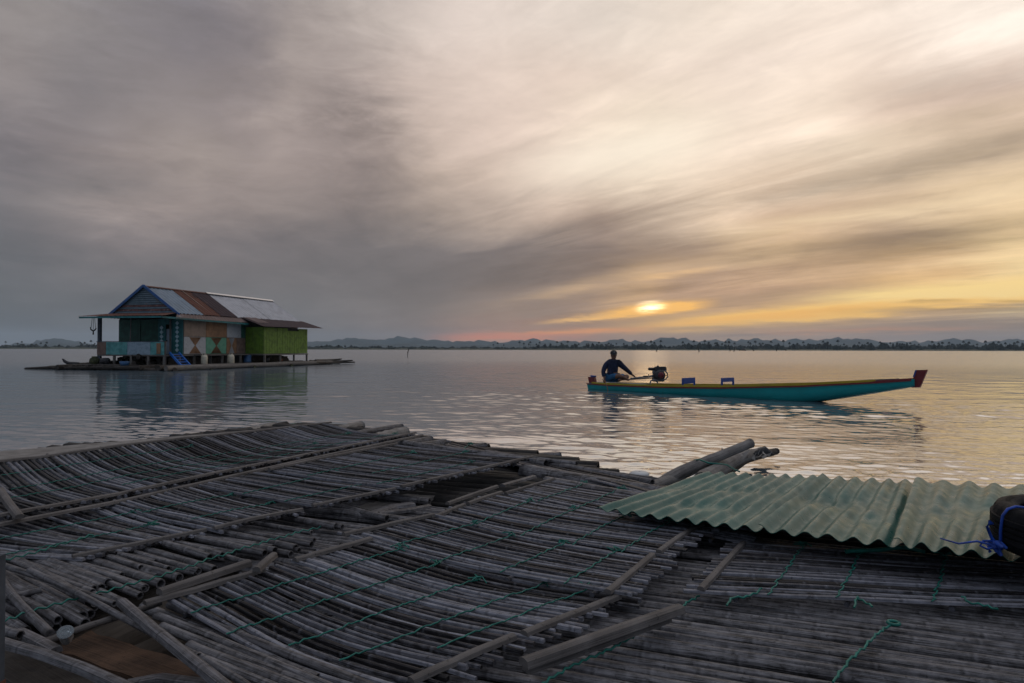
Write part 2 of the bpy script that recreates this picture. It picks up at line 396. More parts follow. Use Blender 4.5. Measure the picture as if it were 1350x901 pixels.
# ------------------------------------------------------------------ water
def water():
    import numpy as np
    m, t, b = newmat('lake_water')
    pos = t.n('ShaderNodeNewGeometry').outputs['Position']; x, y, z = t.sep(pos)
    dist = t.m('SQRT', t.add(t.mul(x, x), t.mul(y, y)))
    v2 = t.noise(t.xyz(t.mul(x, 1.6), t.mul(y, 2.6), 3.), 1., 4., .6, .4)
    v3 = t.noise(t.xyz(t.mul(x, 11.), t.mul(y, 15.), 8.), 1., 3., .55, .3)
    far = t.map(dist, 55., 95., 0., 1.)
    h = t.add(t.mul(v3, .0012), t.mul(t.mul(v2, .016), far))
    bp = t.n('ShaderNodeBump'); bp.inputs['Strength'].default_value = 1.; bp.inputs['Distance'].default_value = 1.; t.put(bp.inputs['Height'], h)
    t.put(b.inputs['Normal'], bp.outputs[0])
    b.inputs['Base Color'].default_value = (.09, .125, .15, 1); b.inputs['IOR'].default_value = 8.
    t.put(b.inputs['Roughness'], t.map(dist, 10., 95., .05, .20))
    rg = np.random.default_rng(5)
    # real wavelets in front of the raft, dying out at the rim of the patch
    NR, NA = 780, 760; R0, R1 = 2.2, 100.; A = math.radians(50)
    rr = R0 * (R1 / R0) ** (np.arange(NR) / (NR - 1)); aa = np.linspace(-A, A, NA)
    RR, AA = np.meshgrid(rr, aa, indexing='ij'); X = RR * np.sin(AA); Y = RR * np.cos(AA); Z = np.zeros_like(X)
    def patch(fx, fy, n, seed):
        g = np.random.default_rng(seed); q = np.zeros_like(X)
        for _ in range(n):
            q += np.sin(X * fx * g.uniform(.5, 1.6) * g.choice([-1, 1]) + Y * fy * g.uniform(.5, 1.6) + g.uniform(0, 6.28))
        return q / math.sqrt(n / 2)
    calm = 1 + .35 * patch(.22, .5, 6, 1); calm = np.clip(calm, .35, 1.7)
    side = np.clip((X + 12) / 14, 0, 1) * .5 + .5
    for lam, n, sl in ((2.6, 7, .005), (1.3, 9, .006), (.7, 12, .009), (.38, 18, .018), (.2, 22, .027)):
        for _ in range(n):
            L = lam * rg.uniform(.72, 1.4); th = math.radians(78) + rg.normal(0, .50); k = 2 * math.pi / L
            amp = sl * L / (2 * math.pi) * rg.uniform(.6, 1.3)
            px = X * math.cos(th) * k + Y * math.sin(th) * k + rg.uniform(0, 6.28) + .8 * np.sin(X * .9 / L * rg.uniform(.1, .3) + Y * .5 / L * rg.uniform(.1, .3) + rg.uniform(0, 6))
            vis = np.clip(1.4 - RR * RR / (L * 1900.), 0, 1)     # wavelets finer than the grid can carry fade out
            w = np.sin(px); Z += amp * vis * (calm * side if L < 1.6 else 1) * (w + .25 * w * w)
    edge = np.clip((R1 - RR) / 25., 0, 1) * np.clip((A - np.abs(AA)) / .07, 0, 1) * np.clip((RR - R0) / .3, 0, 1)
    Z = Z * edge
    co = np.stack([X, Y, Z], -1).reshape(-1, 3).astype(np.float32)
    ii = np.arange(NR - 1)[:, None] * NA + np.arange(NA - 1)[None, :]
    q = np.stack([ii, ii + NA, ii + NA + 1, ii + 1], -1).reshape(-1, 4)[:, ::-1].astype(np.int32)
    nq = len(q); base = len(co)
    # flat remainder: centre, the other directions, and the far lake
    ex = []; eq = []
    ang_ = [-A, A] + [A + (2 * math.pi - 2 * A) * k / 24 for k in range(1, 24)]
    def add(r_, a_): ex.append((r_ * math.sin(a_), r_ * math.cos(a_), 0)); return base + len(ex) - 1
    rest = [A + (2 * math.pi - 2 * A) * k / 24 for k in range(25)]
    ins = [add(R0, a_) for a_ in rest]; out = [add(R1, a_) for a_ in rest]
    for k in range(24): eq.append((ins[k], ins[k + 1], out[k + 1], out[k]))
    c = add(0, 0)
    tri = [(c, ins[k + 1], ins[k]) for k in range(24)]
    front_in = [add(R0, -A + 2 * A * k / 16) for k in range(17)]
    tri += [(c, front_in[k + 1], front_in[k]) for k in range(16)]
    prev = [add(R1, -math.pi + 2 * math.pi * k / 96) for k in range(97)]
    prev[0:0] = []
    for r_ in (200, 500, 1200, 2800, 6600):
        cur = [add(r_, -math.pi + 2 * math.pi * k / 96) for k in range(97)]
        for k in range(96): eq.append((prev[k + 1], prev[k], cur[k], cur[k + 1]))
        prev = cur
    me = bpy.data.meshes.new('water'); allv = np.concatenate([co, np.array(ex, np.float32)])
    # close the thin slivers between the 96-sided ring and the fine rim with a ring just under the surface
    me.vertices.add(len(allv)); me.vertices.foreach_set('co', allv.ravel())
    eqa = np.array(eq, np.int32); tra = np.array(tri, np.int32)
    loops = np.concatenate([q.ravel(), eqa.ravel(), tra.ravel()]).astype(np.int32)
    tot = np.concatenate([np.full(nq, 4), np.full(len(eqa), 4), np.full(len(tra), 3)]).astype(np.int32)
    st = np.concatenate([[0], np.cumsum(tot)[:-1]]).astype(np.int32)
    me.loops.add(len(loops)); me.loops.foreach_set('vertex_index', loops)
    me.polygons.add(len(tot)); me.polygons.foreach_set('loop_start', st); me.polygons.foreach_set('loop_total', tot)
    me.polygons.foreach_set('use_smooth', np.ones(len(tot), bool)); me.update(calc_edges=True); me.validate()
    me.materials.append(m)
    o = bpy.data.objects.new('water', me); COL.objects.link(o); tag(o, kind='structure')
    # lake bed of dark mud so no sliver shows sky
    mb = MB(); n = 64; mb.face([(6700 * math.cos(2 * math.pi * k / n), 6700 * math.sin(2 * math.pi * k / n), -.6) for k in range(n)])
    ob = mb.build('lake_bed', MATMUD(), loc=(0, 0, 0)); tag(ob, kind='structure')
def MATMUD(): return paint('mud', (.05, .07, .09), .9, .2, .5)
water()

# ------------------------------------------------------------------ far shore, hills, treeline
def fbm(x, s=0.):
    return noise.fractal(Vector((x, s, 0)), 1., 2., 5)
M['hill'] = paint('hill_forest', (.055, .085, .095), .9, .3, .004)
M['hill2'] = paint('shore_grass', (.055, .065, .04), .9, .3, .02)
M['far_tree'] = paint('far_foliage', (.026, .038, .034), .9, .35, .2)
def profile(px):
    pts = [(-700, 9), (-200, 10), (0, 6), (40, 7), (75, 12), (100, 7), (200, 8), (410, 10), (455, 14), (500, 11), (530, 14), (560, 11), (575, 13), (610, 9), (640, 10), (685, 13), (740, 12), (795, 12), (840, 11), (880, 14), (935, 14), (1000, 12), (1050, 13), (1100, 14), (1170, 11), (1240, 14), (1300, 12), (1350, 13), (1600, 12), (2200, 12)]
    for (a, ya), (b, yb) in zip(pts, pts[1:]):
        if a <= px <= b:
            f = (px - a) / (b - a); f = f * f * (3 - 2 * f); return ya + (yb - ya) * f
    return 10
def hills(name, Y, k, seed, amp):
    mb = MB(); rows = []
    N = 420
    prof = []
    for i in range(N + 1):
        px = -500 + i * 2350 / N
        X = (px - 675) / 900 * Y
        h = profile(px) * k + amp * fbm(px * .02, seed) + amp * .9 * fbm(px * .11, seed + 4)
        prof.append((X, max(1.5, h) / 900 * Y))
    for dy, f in ((-.10, -.01), (-.07, .25), (-.04, .62), (-.018, .9), (0, 1.), (.02, .92), (.06, .55), (.10, -.01)):
        rows.append([(X * (1 + dy), Y * (1 + dy), z * f + (noise.noise(Vector((X * .004, dy * 40, seed))) * .1 * z if 0 < f < .95 else 0)) for X, z in prof])
    mb.grid(rows, sm=True, flip=True)
    o = mb.build(name, M['hill']); tag(o, kind='structure')
hills('hills', 4300, 1.0, 2.2, 4.2)
hills('hills', 3000, .55, 8.1, 1.8)
def shore():
    mb = MB(); rows = []
    for dy, z in ((0, -.2), (.004, .8), (.05, 2.0), (.4, 2.6), (2.0, 3.)):
        row = []
        for i in range(161):
            px = -600 + i * 2550 / 160
            Y = 900 + 40 * fbm(px * .006, 3.3) + (60 if px < 350 else 0)
            row.append(((px - 675) / 900 * Y * (1 + dy), Y * (1 + dy), z))
        rows.append(row)
    mb.grid(rows, sm=True, flip=True)
    tag(mb.build('shore', M['hill2']), kind='structure')
shore()
def shoreY(px): return 900 + 40 * fbm(px * .006, 3.3) + (60 if px < 350 else 0)
# a mass of low woods reads as one band
def woods():
    mb = MB(); r = random.Random(4)
    segs = [(-560, 135, 3.2), (400, 560, 2.8), (560, 700, 2.2), (700, 1910, 4.6)]
    for a, b, hh in segs:
        px = a
        while px < b:
            Y = shoreY(px) * (1 + r.uniform(.02, .16)); h = hh * r.uniform(.45, 1.25) * (1 + .5 * fbm(px * .02, 1.))
            if px > 1050: h *= 1.25
            X = (px - 675) / 900 * Y
            w = r.uniform(2.5, 6.5)
            n = 7; rows = []
            for k in range(4):
                f = k / 3
                rows.append([(X + w * math.cos(j * 2 * math.pi / n) * (1 - .75 * f * f) * r.uniform(.75, 1.25), Y + w * math.sin(j * 2 * math.pi / n) * (1 - .75 * f * f), 1.2 + h * f * r.uniform(.8, 1.1) * 1.3) for j in range(n)])
            mb.grid(rows, True, sm=False)
            px += r.uniform(.9, 3.2)
    o = mb.build('far_woods', M['far_tree']); tag(o, 'dark band of low bushes and woods along the far shore', 'woods', kind='stuff')
woods()
def palm_mesh(seed):
    r = random.Random(seed); mb = MB(); H = r.uniform(8.5, 11.5); lean = r.uniform(-1.3, 1.3)
    tr = [(lean * (k / 4) ** 2, 0, H * k / 4) for k in range(5)]
    mb.tube(tr, [.28, .22, .2, .18, .16], 5)
    top = Vector(tr[-1])
    for k in range(15):
        a = k * 2 * math.pi / 15 + r.uniform(-.2, .2); L = r.uniform(1.6, 2.5); up = r.uniform(-.8, 1.7)
        d = Vector((math.cos(a), math.sin(a), 0)); s_ = Vector((-d.y, d.x, 0)) * .45
        pts = [top, top + d * L * .4 + Vector((0, 0, up * .9)), top + d * L * .8 + Vector((0, 0, up * .5 - .7)), top + d * L + Vector((0, 0, up * .2 - 1.7))]
        for i, (p, q) in enumerate(zip(pts, pts[1:])):
            w0, w1 = (.6, 1., .8)[i], (1., .8, .15)[i]
            mb.face([p - s_ * w0 + Vector((0, 0, -.25)), p, q, q - s_ * w1 + Vector((0, 0, -.25))]); mb.face([p, p + s_ * w0 + Vector((0, 0, -.25)), q + s_ * w1 + Vector((0, 0, -.25)), q])
    return mb
def tree_mesh(seed):
    r = random.Random(seed); mb = MB(); H = r.uniform(6.5, 9.5)
    mb.tube([(0, 0, 0), (.1, 0, H * .5), (.2, 0, H * .8)], [.3, .22, .1], 5)
    for k in range(130):
        a = r.uniform(0, 6.28); q = r.random(); z = H * (.38 + .62 * q); rr = 3.2 * math.sin(math.pi * min(1, .18 + .8 * q)) * r.uniform(.3, 1.1)
        c = Vector((math.cos(a) * rr, math.sin(a) * rr, z)); u = Vector((r.uniform(-1, 1), r.uniform(-1, 1), r.uniform(-1, 1))) * .75; v = Vector((r.uniform(-1, 1), r.uniform(-1, 1), r.uniform(-1, 1))) * .75
        mb.face([c - u, c + v, c + u, c - v])
    return mb
def plant_far():
    r = random.Random(12)
    protos = {}
    def place(kind, i, px, sc_):
        Y = shoreY(px) * (1 + r.uniform(.01, .10)); X = (px - 675) / 900 * Y
        key = (kind, i)
        if key not in protos:
            mb = palm_mesh(i) if kind == 'palm' else tree_mesh(i)
            o = mb.build('palm_tree' if kind == 'palm' else 'round_tree', M['far_tree']); protos[key] = o; first = True
        else:
            o = protos[key].copy(); COL.objects.link(o)
        o.location = (X, Y, 1.6); o.scale = (sc_, sc_, sc_); o.rotation_euler = (0, 0, r.uniform(0, 6.28))
        if kind == 'palm':
            w = ('left of the floating house', 'between the floating house and the boatman', 'above the turquoise boat', 'right of the boat prow')[0 if px < 140 else 1 if px < 800 else 2 if px < 1225 else 3]
            tag(o, 'thin dark palm on the far shore, ' + w, 'palm tree', 'palms on the far shore ' + w)
        else:
            w = ('left of the floating house', 'between the floating house and the boatman', 'above the turquoise boat', 'right of the boat prow')[0 if px < 140 else 1 if px < 800 else 2 if px < 1225 else 3]
            tag(o, 'small round dark tree on the far shore, ' + w, 'tree', 'round trees on the far shore ' + w)
    pal = [7, 25, 29, 55, 62, 106, 112, 119, 126, 650, 657, 664, 684, 690, 697, 701, 708, 713, 720, 727, 734, 741, 748, 757, 765, 773, 781, 789, 797]
    pal += [803, 812, 821, 833, 846, 851, 858, 862, 869, 900, 908, 915, 923, 929, 935, 941, 946, 952, 958, 962, 970, 987, 991, 996, 1001, 1006, 1017, 1026, 1034, 1042, 1050, 1060, 1065, 1083, 1090, 1096, 1106, 1114, 1134, 1143, 1148, 1160, 1167, 1174, 1182, 1190, 1199, 1213, 1229, 1236, 1243, 1251, 1262, 1270, 1278, 1290, 1299, 1309, 1317, 1326, 1335, 1343, 1349]
    for k, px in enumerate(pal): place('palm', k % 5, px + r.uniform(-1.5, 1.5), r.uniform(.75, 1.12) * (.8 if px < 850 else 1))
    for k in range(64):
        px = [r.uniform(860, 1350), r.uniform(1100, 1350), r.uniform(690, 900)][k % 3]
        place('tree', k % 4, px, r.uniform(.4, .85))
    for k, px in enumerate((3, 8, 48, 60, 78, 104, 108, 118, 124, 424, 431, 446, 455, 463, 512)): place('tree', k % 4, px, r.uniform(.4, .7))
plant_far()
# little fishing stakes and a moored skiff far out
for i, (px, py, h) in enumerate([(537, 471, 1.3), (921, 465, 1.0), (865, 464, .7), (962, 463.6, 1.1), (967, 463.8, .7), (993, 463.4, .7), (1023, 463.4, .7), (1036, 462.8, .4)]):
    p = P(px, py, 0); mb = MB(); s_ = max(.03, p.y * .0007)
    mb.tube([p + Vector((0, 0, -.4)), p + Vector((s_, 0, h * .6)), p + Vector((s_ * 3 * (-1) ** i, 0, h * (p.y / 110)))], [s_, s_, s_ * .7], 5)
    o = mb.build('mooring_stake', M['log'], loc=(p.x, p.y, 0))
    tag(o, ('lone thin stake standing in the water right of the floating house', 'thin stake far out, straight above the left blue seat', 'tiny stake far out, straight above the boat engine', 'left one of the two stakes left of the tiny skiff', 'right one of the two stakes beside the tiny skiff', 'small stake far out just right of the tiny skiff', 'left one of the last two stakes right of the skiff', 'shortest and rightmost stake in the far water')[i], 'stake', None if i == 0 else 'stakes far out by the shore')
def skiff():
    p = P(979, 462.6, 0); k = 4.
    mb = MB(); rows = []
    for i in range(9):
        f = i / 8 * 2 - 1; w = .8 * (1 - f * f) ** .6 + .02; g = .7 + .5 * f * f
        rows.append([p + Vector((f * k, -w, g)), p + Vector((f * k, -w * .5, 0)), p + Vector((f * k, w * .5, 0)), p + Vector((f * k, w, g))])
    mb.grid(rows, False, sm=True)
    o = thing('fishing_skiff', 'tiny dark skiff with a hump of nets, far out near the shore', 'boat', (p.x, p.y, 0))
    mb.build('hull', M['log'], o)
    mb = MB(); mb.lathe(p + Vector((.8, 0, .5)), [(1.6, 0), (1.5, .7), (.9, 1.5), (.3, 2.1), (.02, 2.2)], 9); mb.build('net_heap', M['log'], o)
skiff()

# ------------------------------------------------------------------ haze
def haze():
    mb = MB(); mb.box((0, 1200, 98), (7000, 0, 0), (0, 8200, 0), (0, 0, 102 ))
    m = bpy.data.materials.new('haze_air'); m.use_nodes = True; nt = m.node_tree
    for n_ in list(nt.nodes): nt.nodes.remove(n_)
    out = nt.nodes.new('ShaderNodeOutputMaterial'); pv = nt.nodes.new('ShaderNodeVolumePrincipled')
    pv.inputs['Color'].default_value = (.72, .88, 1., 1); pv.inputs['Density'].default_value = .00011
    nt.links.new(pv.outputs[0], out.inputs['Volume'])
    o = mb.build('haze', m); tag(o, 'thin evening haze over the lake', 'haze', kind='stuff')
haze()

# ------------------------------------------------------------------ floating house
def H(s, t, z): return Vector((-22.4 - s + .25 * t, 44 + .25 * s + t, z))
US = Vector((-1, .25, 0)).normalized(); UT = Vector((.25, 1, 0)).normalized(); UZ = Vector((0, 0, 1))
def corr(name, c, rough=.5, metal=0., rust=None, amt=0., axis='s', freq=12.):
    """painted or bare corrugated iron: ribs by bump on top of real ribs"""
    return paint(name, c, rough, .14, 1.6, (rust, amt) if rust else None, metal, .2)
M['roof_blue'] = corr('roof_blue_grey', (.17, .22, .27), .5, .2, (.12, .06, .04), .35)
M['roof_rust'] = corr('roof_rust', (.115, .038, .020), .8, 0., (.03, .015, .012), .9)
M['roof_dark'] = corr('roof_maroon', (.040, .020, .023), .8, 0., (.10, .045, .03), .6)
M['roof_silver'] = corr('roof_silver', (.36, .37, .40), .42, .55, (.25, .25, .27), .5)
M['ridge'] = paint('ridge_metal', (.75, .74, .72), .32, .05, 4., None, .6)
M['skirt'] = corr('skirt_iron', (.13, .085, .075), .7, .1, (.22, .20, .21), .8)
M['teal'] = paint('teal_board', (.02, .15, .155), .6, .2, 3.)
M['teal_light'] = paint('pale_teal_board', (.09, .30, .29), .6, .25, 3., ((.2, .3, .3), .6))
M['bluewhite'] = paint('blue_white_sheet', (.27, .36, .42), .55, .2, 5., ((.12, .12, .12), .5))
M['rail_brown'] = paint('brown_plywood', (.17, .11, .085), .7, .2, 3.)
M['green_dark'] = paint('dark_green_board', (.018, .085, .06), .65, .25, 3.)
M['green_wall'] = paint('green_wall_board', (.03, .17, .13), .65, .25, 3.)
M['lime'] = paint('lime_paint', (.105, .19, .016), .65, .3, 2.5, ((.05, .085, .01), .8))
M['ply'] = paint('pale_plywood', (.28, .205, .155), .7, .18, 2., ((.22, .15, .12), .6))
M['ply2'] = paint('orange_plywood', (.27, .145, .075), .7, .22, 2., ((.22, .10, .05), .6))
M['panel_white'] = paint('white_panel', (.42, .43, .44), .6, .12, 3., ((.25, .24, .24), .7))
M['panel_green'] = paint('green_panel', (.10, .30, .20), .6, .15, 3., ((.2, .12, .06), .4))
M['white_tile'] = paint('white_diamond', (.50, .66, .70), .5, .1, 5.)
M['barge'] = paint('blue_bargeboard', (.02, .09, .26), .55, .15, 3.)
M['siding'] = paint('blue_siding', (.10, .15, .18), .6, .2, 3., ((.16, .08, .06), .6))
M['siding_rust'] = paint('red_siding', (.15, .07, .06), .7, .5, 6., ((.2, .22, .24), .9))
M['ladder'] = paint('blue_ladder', (.01, .13, .48), .5, .12, 4.)
M['door'] = paint('pale_door', (.34, .40, .47), .55, .12, 4.)
M['post'] = wood('house_post', (.10, .09, .08), (.22, .20, .18))
M['postdark'] = paint('dark_post', (.05, .06, .075), .7, .3, 5.)
M['cream'] = paint('cream_plastic', (.55, .50, .38), .5, .12, 6.)
M['black'] = paint('black_stuff', (.012, .012, .014), .5, .3, 6.)
M['plastic_blue'] = paint('blue_plastic', (.03, .10, .22), .5, .2, 6.)
M['moss'] = paint('mossy_log', (.05, .055, .022), .85, .5, 6.)
M['int'] = paint('inside_shade', (.03, .03, .03), .9, .2, 2.)

def slab(mb, a, b, c, d, th, mi=0, sm=False):
    """a,b,c,d corner loop, thickened along its normal"""
    a, b, c, d = map(Vector, (a, b, c, d)); n = (b - a).cross(d - a).normalized() * th
    lo = [a, b, c, d]; hi = [p + n for p in lo]
    L1 = (b - a).length; L2 = (d - a).length
    mb.face(hi, [(0, 0), (L1, 0), (L1, L2), (0, L2)], mi=mi); mb.face(lo[::-1], mi=mi)
    for i in range(4):
        j = (i + 1) % 4; mb.face([lo[i], lo[j], hi[j], hi[i]], [(0, 0), (1, 0), (1, th), (0, th)], mi=mi)
def corrug(mb, fn, u0, u1, v0, v1, pitch, amp, nv=2, th=.004, jag=0., seed=0, ulen=None, per=6):
    """fn(u,v,h) -> point; ribs run along v, repeat along u. A thin double sheet."""
    n = max(2, int((u1 - u0) / pitch * per)); rr = random.Random(seed)
    top = []; bot = []
    for i in range(n + 1):
        u = u0 + (u1 - u0) * i / n; w = math.sin(2 * math.pi * u / pitch) * amp
        j = rr.uniform(-jag, jag) if jag else 0
        top.append([fn(u, v0 + (v1 - v0) * k / nv + (j if k in (0, nv) else 0), w + th) for k in range(nv + 1)])
        bot.append([fn(u, v0 + (v1 - v0) * k / nv + (j if k in (0, nv) else 0), w) for k in range(nv + 1)])
    mb.grid(top, sm=True); mb.grid(bot, sm=True, flip=True)
    mb.grid([[a[0], b[0]] for a, b in zip(top, bot)], sm=False, flip=True); mb.grid([[a[-1], b[-1]] for a, b in zip(top, bot)], sm=False)

house = thing('floating_house', 'wooden house with patched tin roof, blue gable and lime green annex floating on logs', 'house', tuple(H(2.5, 6, .9)))
def build_house():
    Z0 = 1.0; ZW = 3.35; ZB = 3.74; ZR = 5.55; TB = 1.1; TE = 15.2
    # floor deck and beams
    mb = MB(); slab(mb, H(5.05, -.05, Z0 - .12), H(-.05, -.05, Z0 - .12), H(-.05, 15.2, Z0 - .12), H(5.05, 15.2, Z0 - .12), .1)
    slab(mb, H(-.07, 8.1, Z0 - .12), H(-1.55, 8.1, Z0 - .12), H(-1.55, 14.3, Z0 - .12), H(-.07, 14.3, Z0 - .12), .1)
    slab(mb, H(-.07, 2.6, Z0 - .1), H(-.55, 2.6, Z0 - .1), H(-.55, 8.0, Z0 - .1), H(-.07, 8.0, Z0 - .1), .07)
    mb.build('floor', M['post'], house)
    # stilts, each its own
    for s_, ts in ((0, (0, 1.3, 2.7, 4.3, 6., 7.9)), (-.45, (3.1, 4.9, 6.9)), (-1.5, (8.3, 10.3, 12.2, 14.1)), (2.5, (0, 3, 6, 9, 12, 15)), (5, (0, 3, 6, 9, 12, 15)), (1.2, (0, 5)), (3.8, (0, 5))):
        for t_ in ts:
            mb = MB(); mb.bar(H(s_ if s_ else .03, t_ + .03, .12), H(s_ if s_ else .03, t_ + .03, Z0 - .12), .13, .13, (1, 0, 0)); mb.build('stilt', M['post'], house)
    rb = random.Random(3); mb = MB()  # dark boards added to hide bright water and deepen shade under the floor
    for k in range(26):
        t_ = 1.0 + k * .52; mb.box(H(.35, t_, .3 + .24), UT * .25, US * .02, UZ * (.25 + rb.uniform(-.05, .09)))
    mb.build('shade_fill_boards', M['log'], house); mb = MB()
    for k in range(9):
        s_ = 1.4 + k * .4; mb.box(H(s_, 1.3, .3 + .24), US * .19, UT * .02, UZ * (.22 + rb.uniform(-.08, .1)))
    mb.build('shade_fill_boards', M['log'], house)
    # room: front wall at t=1.64 (with doorway), side walls, back wall
    T1 = 1.64; th = .06
    mb = MB()
    def wall_t(t, s0, s1, z0, z1, mi=0, thk=th):  # facing -t
        c = (H(s0, t, z0) + H(s1, t, z1)) / 2; mb.box(c, (H(s0, t, 0) - H(s1, t, 0)) / 2, UT * thk / 2, UZ * (z1 - z0) / 2, mi)
    def wall_s(s, t0, t1, z0, z1, mi=0, thk=th):
        c = (H(s, t0, z0) + H(s, t1, z1)) / 2; mb.box(c, (H(s, t0, 0) - H(s, t1, 0)) / 2, US * thk / 2, UZ * (z1 - z0) / 2, mi)
    wall_t(T1, 5, 1.32, Z0, Z0 + .75, 1)          # teal dado
    wall_t(T1, 5, 3.3, Z0 + .752, ZW); wall_t(T1, 3.24, 1.9, Z0 + .752, ZW)
    wall_t(T1, 1.9, 1.32, Z0 + .752, ZW, 1)
    wall_t(T1, .86, .02, Z0, ZW, 1); wall_t(T1, 1.32, .86, ZW - .35, ZW, 1)
    mb.build('front_wall', [M['green_dark'], M['teal']], house)
    mb = MB(); wall_s(5, T1 + .04, 15.2, Z0, ZW); mb.build('far_side_wall', M['green_wall'], house)
    mb = MB(); wall_t(15.2, 5, 0, Z0, ZW); mb.build('back_wall', M['green_wall'], house)
    mb = MB(); wall_s(.03, T1 + .04, 8.1, Z0, ZW, 0, .04); wall_s(.03, 8.15, 15.16, Z0, ZW, 0, .04); mb.build('side_wall', M['post'], house)
    # door leaf, recessed in the doorway
    mb = MB(); mb.box(H(1.09, T1 + .05, Z0 + .85), (H(1.30, T1, 0) - H(.88, T1, 0)) / 2, UT * .02, UZ * .84); d = mb.build('door', M['door'], house)
    mb = MB(); mb.box(H(1.24, T1 - .01, Z0 + .9), US * .02, UT * .03, UZ * .05); mb.build('handle', M['black'], d)
    # diamond columns
    for s_, nn in ((1.62, 6), (.42, 7)):
        mb = MB()
        for k in range(nn):
            z = Z0 + .28 + k * .30
            c = H(s_, T1 - .045, z); a = US * .15; b_ = UZ * .148; f = -UT * .012
            mb.face([c - a + f, c - b_ + f, c + a + f, c + b_ + f][::-1]); mb.face([c - a, c - b_, c + a, c + b_])
            pts = [c - a, c - b_, c + a, c + b_]
            for i in range(4): mb.face([pts[i], pts[(i + 1) % 4], pts[(i + 1) % 4] + f, pts[i] + f])
        mb.build('diamond_trim', M['white_tile'], house)
    # side panels: upper row and lower row
    def panel(t0, t1, z0, z1, m, hour=None, off=0.):
        mb = MB(); S = -.012 - off
        a, b = H(S, t0 + .015, z0 + .015), H(S, t1 - .015, z1 - .015)
        mb.box((a + b) / 2, (H(S, t1 - .015, 0) - H(S, t0 + .015, 0)) / 2, US * .012, UZ * (z1 - z0 - .03) / 2)
        p = mb.build('panel', M[m], house)
        if hour:
            mb = MB(); tm = (t0 + t1) / 2; zm = (z0 + z1) / 2; w = (t1 - t0) * .27
            for sg in (1, -1):
                q = [H(S - .018, tm - w, zm + sg * (z1 - z0) * .47), H(S - .018, tm + w, zm + sg * (z1 - z0) * .47), H(S - .018, tm + .03, zm), H(S - .018, tm - .03, zm)]
                mb.face(q); mb.face(q[::-1]); 
                q2 = [x + US * .006 for x in q]
                for i in range(4): mb.face([q[i], q[(i + 1) % 4], q2[(i + 1) % 4], q2[i]])
            mb.build('hourglass', M[hour], p)
    zc = Z0 + 1.18
    panel(1.68, 3.8, zc, ZW - .02, 'ply'); panel(3.8, 6.0, zc, ZW - .02, 'ply2'); panel(6.0, 7.6, zc, ZW - .02, 'panel_white')
    panel(1.68, 3.8, Z0, zc, 'panel_white', 'ply2'); panel(3.8, 5.95, Z0, zc, 'panel_green', 'ply2'); panel(5.95, 7.1, Z0, zc, 'ply2', 'panel_white'); panel(7.1, 8.1, Z0, zc, 'rail_brown')
    panel(7.6, 8.1, zc, ZW - .02, 'green_dark')
    # porch rail in four boards
    zr = 1.80
    for s0, s1, m in ((5.05, 4.35, 'rail_brown'), (4.35, 2.72, 'teal_light'), (2.72, .98, 'bluewhite'), (.98, -.03, 'teal_light')):
        mb = MB(); c = (H(s0, -.06, Z0 - .03) + H(s1, -.06, zr)) / 2
        mb.box(c, (H(s0, 0, 0) - H(s1, 0, 0)) / 2 * .985, UT * .02, UZ * (zr - Z0 + .03) / 2)
        mb.build('rail_board', M[m], house)
    mb = MB(); mb.bar(H(.35, -.1, Z0 + .02), H(.35, -.1, zr - .08), .3, .02, UT); mb.build('rail_patch', M['ply2'], house)
    mb = MB(); mb.bar(H(5.08, -.06, zr + .03), H(-.06, -.06, zr + .03), .08, .04); mb.build('hand_rail', M['postdark'], house)
    mb = MB(); mb.bar(H(4.97, .05, .12), H(4.97, .05, 3.42), .19, .19, (1, 0, 0)); mb.build('porch_post', M['postdark'], house)
    mb = MB(); mb.tube([H(2.55, -.02, zr), H(2.5, -.02, 3.4)], .035, 6); mb.build('porch_pole', M['batten'], house)
    mb = MB(); mb.bar(H(-.02, .05, .12), H(-.02, .05, zr + .05), .09, .09, (1, 0, 0)); mb.build('porch_post', M['batten'], house)
    mb = MB(); mb.bar(H(.86, 1.5, Z0), H(.86, 1.5, 3.4), .09, .09, (1, 0, 0)); mb.build('porch_post', M['post'], house)
    # gable triangle with horizontal lap siding
    n = 13; mb = MB(); mr = MB()
    for k in range(n):
        z0 = ZB + (ZR - ZB) * k / n + .02; z1 = ZB + (ZR - ZB) * (k + 1) / n
        f0 = 1 - (z0 - ZB) / (ZR - ZB); f1 = 1 - (z1 - ZB) / (ZR - ZB)
        q = [H(2.5 + 2.45 * f0, TB - .03, z0), H(2.5 - 2.45 * f0, TB - .03, z0), H(2.5 - 2.45 * f1, TB + .01, z1), H(2.5 + 2.45 * f1, TB + .01, z1)]
        tgt = mr if k in (1, 3) else mb
        tgt.face(q); tgt.face([q[1], q[0], q[0] + UT * .05, q[1] + UT * .05]); tgt.face([p + UT * .06 for p in q[::-1]])
    mb.build('gable_siding', M['siding'], house); mr.build('gable_red_boards', M['siding_rust'], house)
    for sg in (1, -1):
        mb = MB(); mb.bar(H(2.5 + sg * 2.75, TB - .12, ZB - .14), H(2.5, TB - .12, ZR + .04), .06, .17, (0, 0, 1)); mb.build('bargeboard', M['barge'], house)
    # main roof planes, ribs down the slope
    secs = [(TB - .15, 3.45, 'roof_blue'), (3.45, 4.5, 'roof_rust'), (4.5, 5.2, 'roof_rust'), (5.2, 6.95, 'roof_dark'), (6.95, 11., 'roof_silver'), (11., TE, 'roof_silver')]
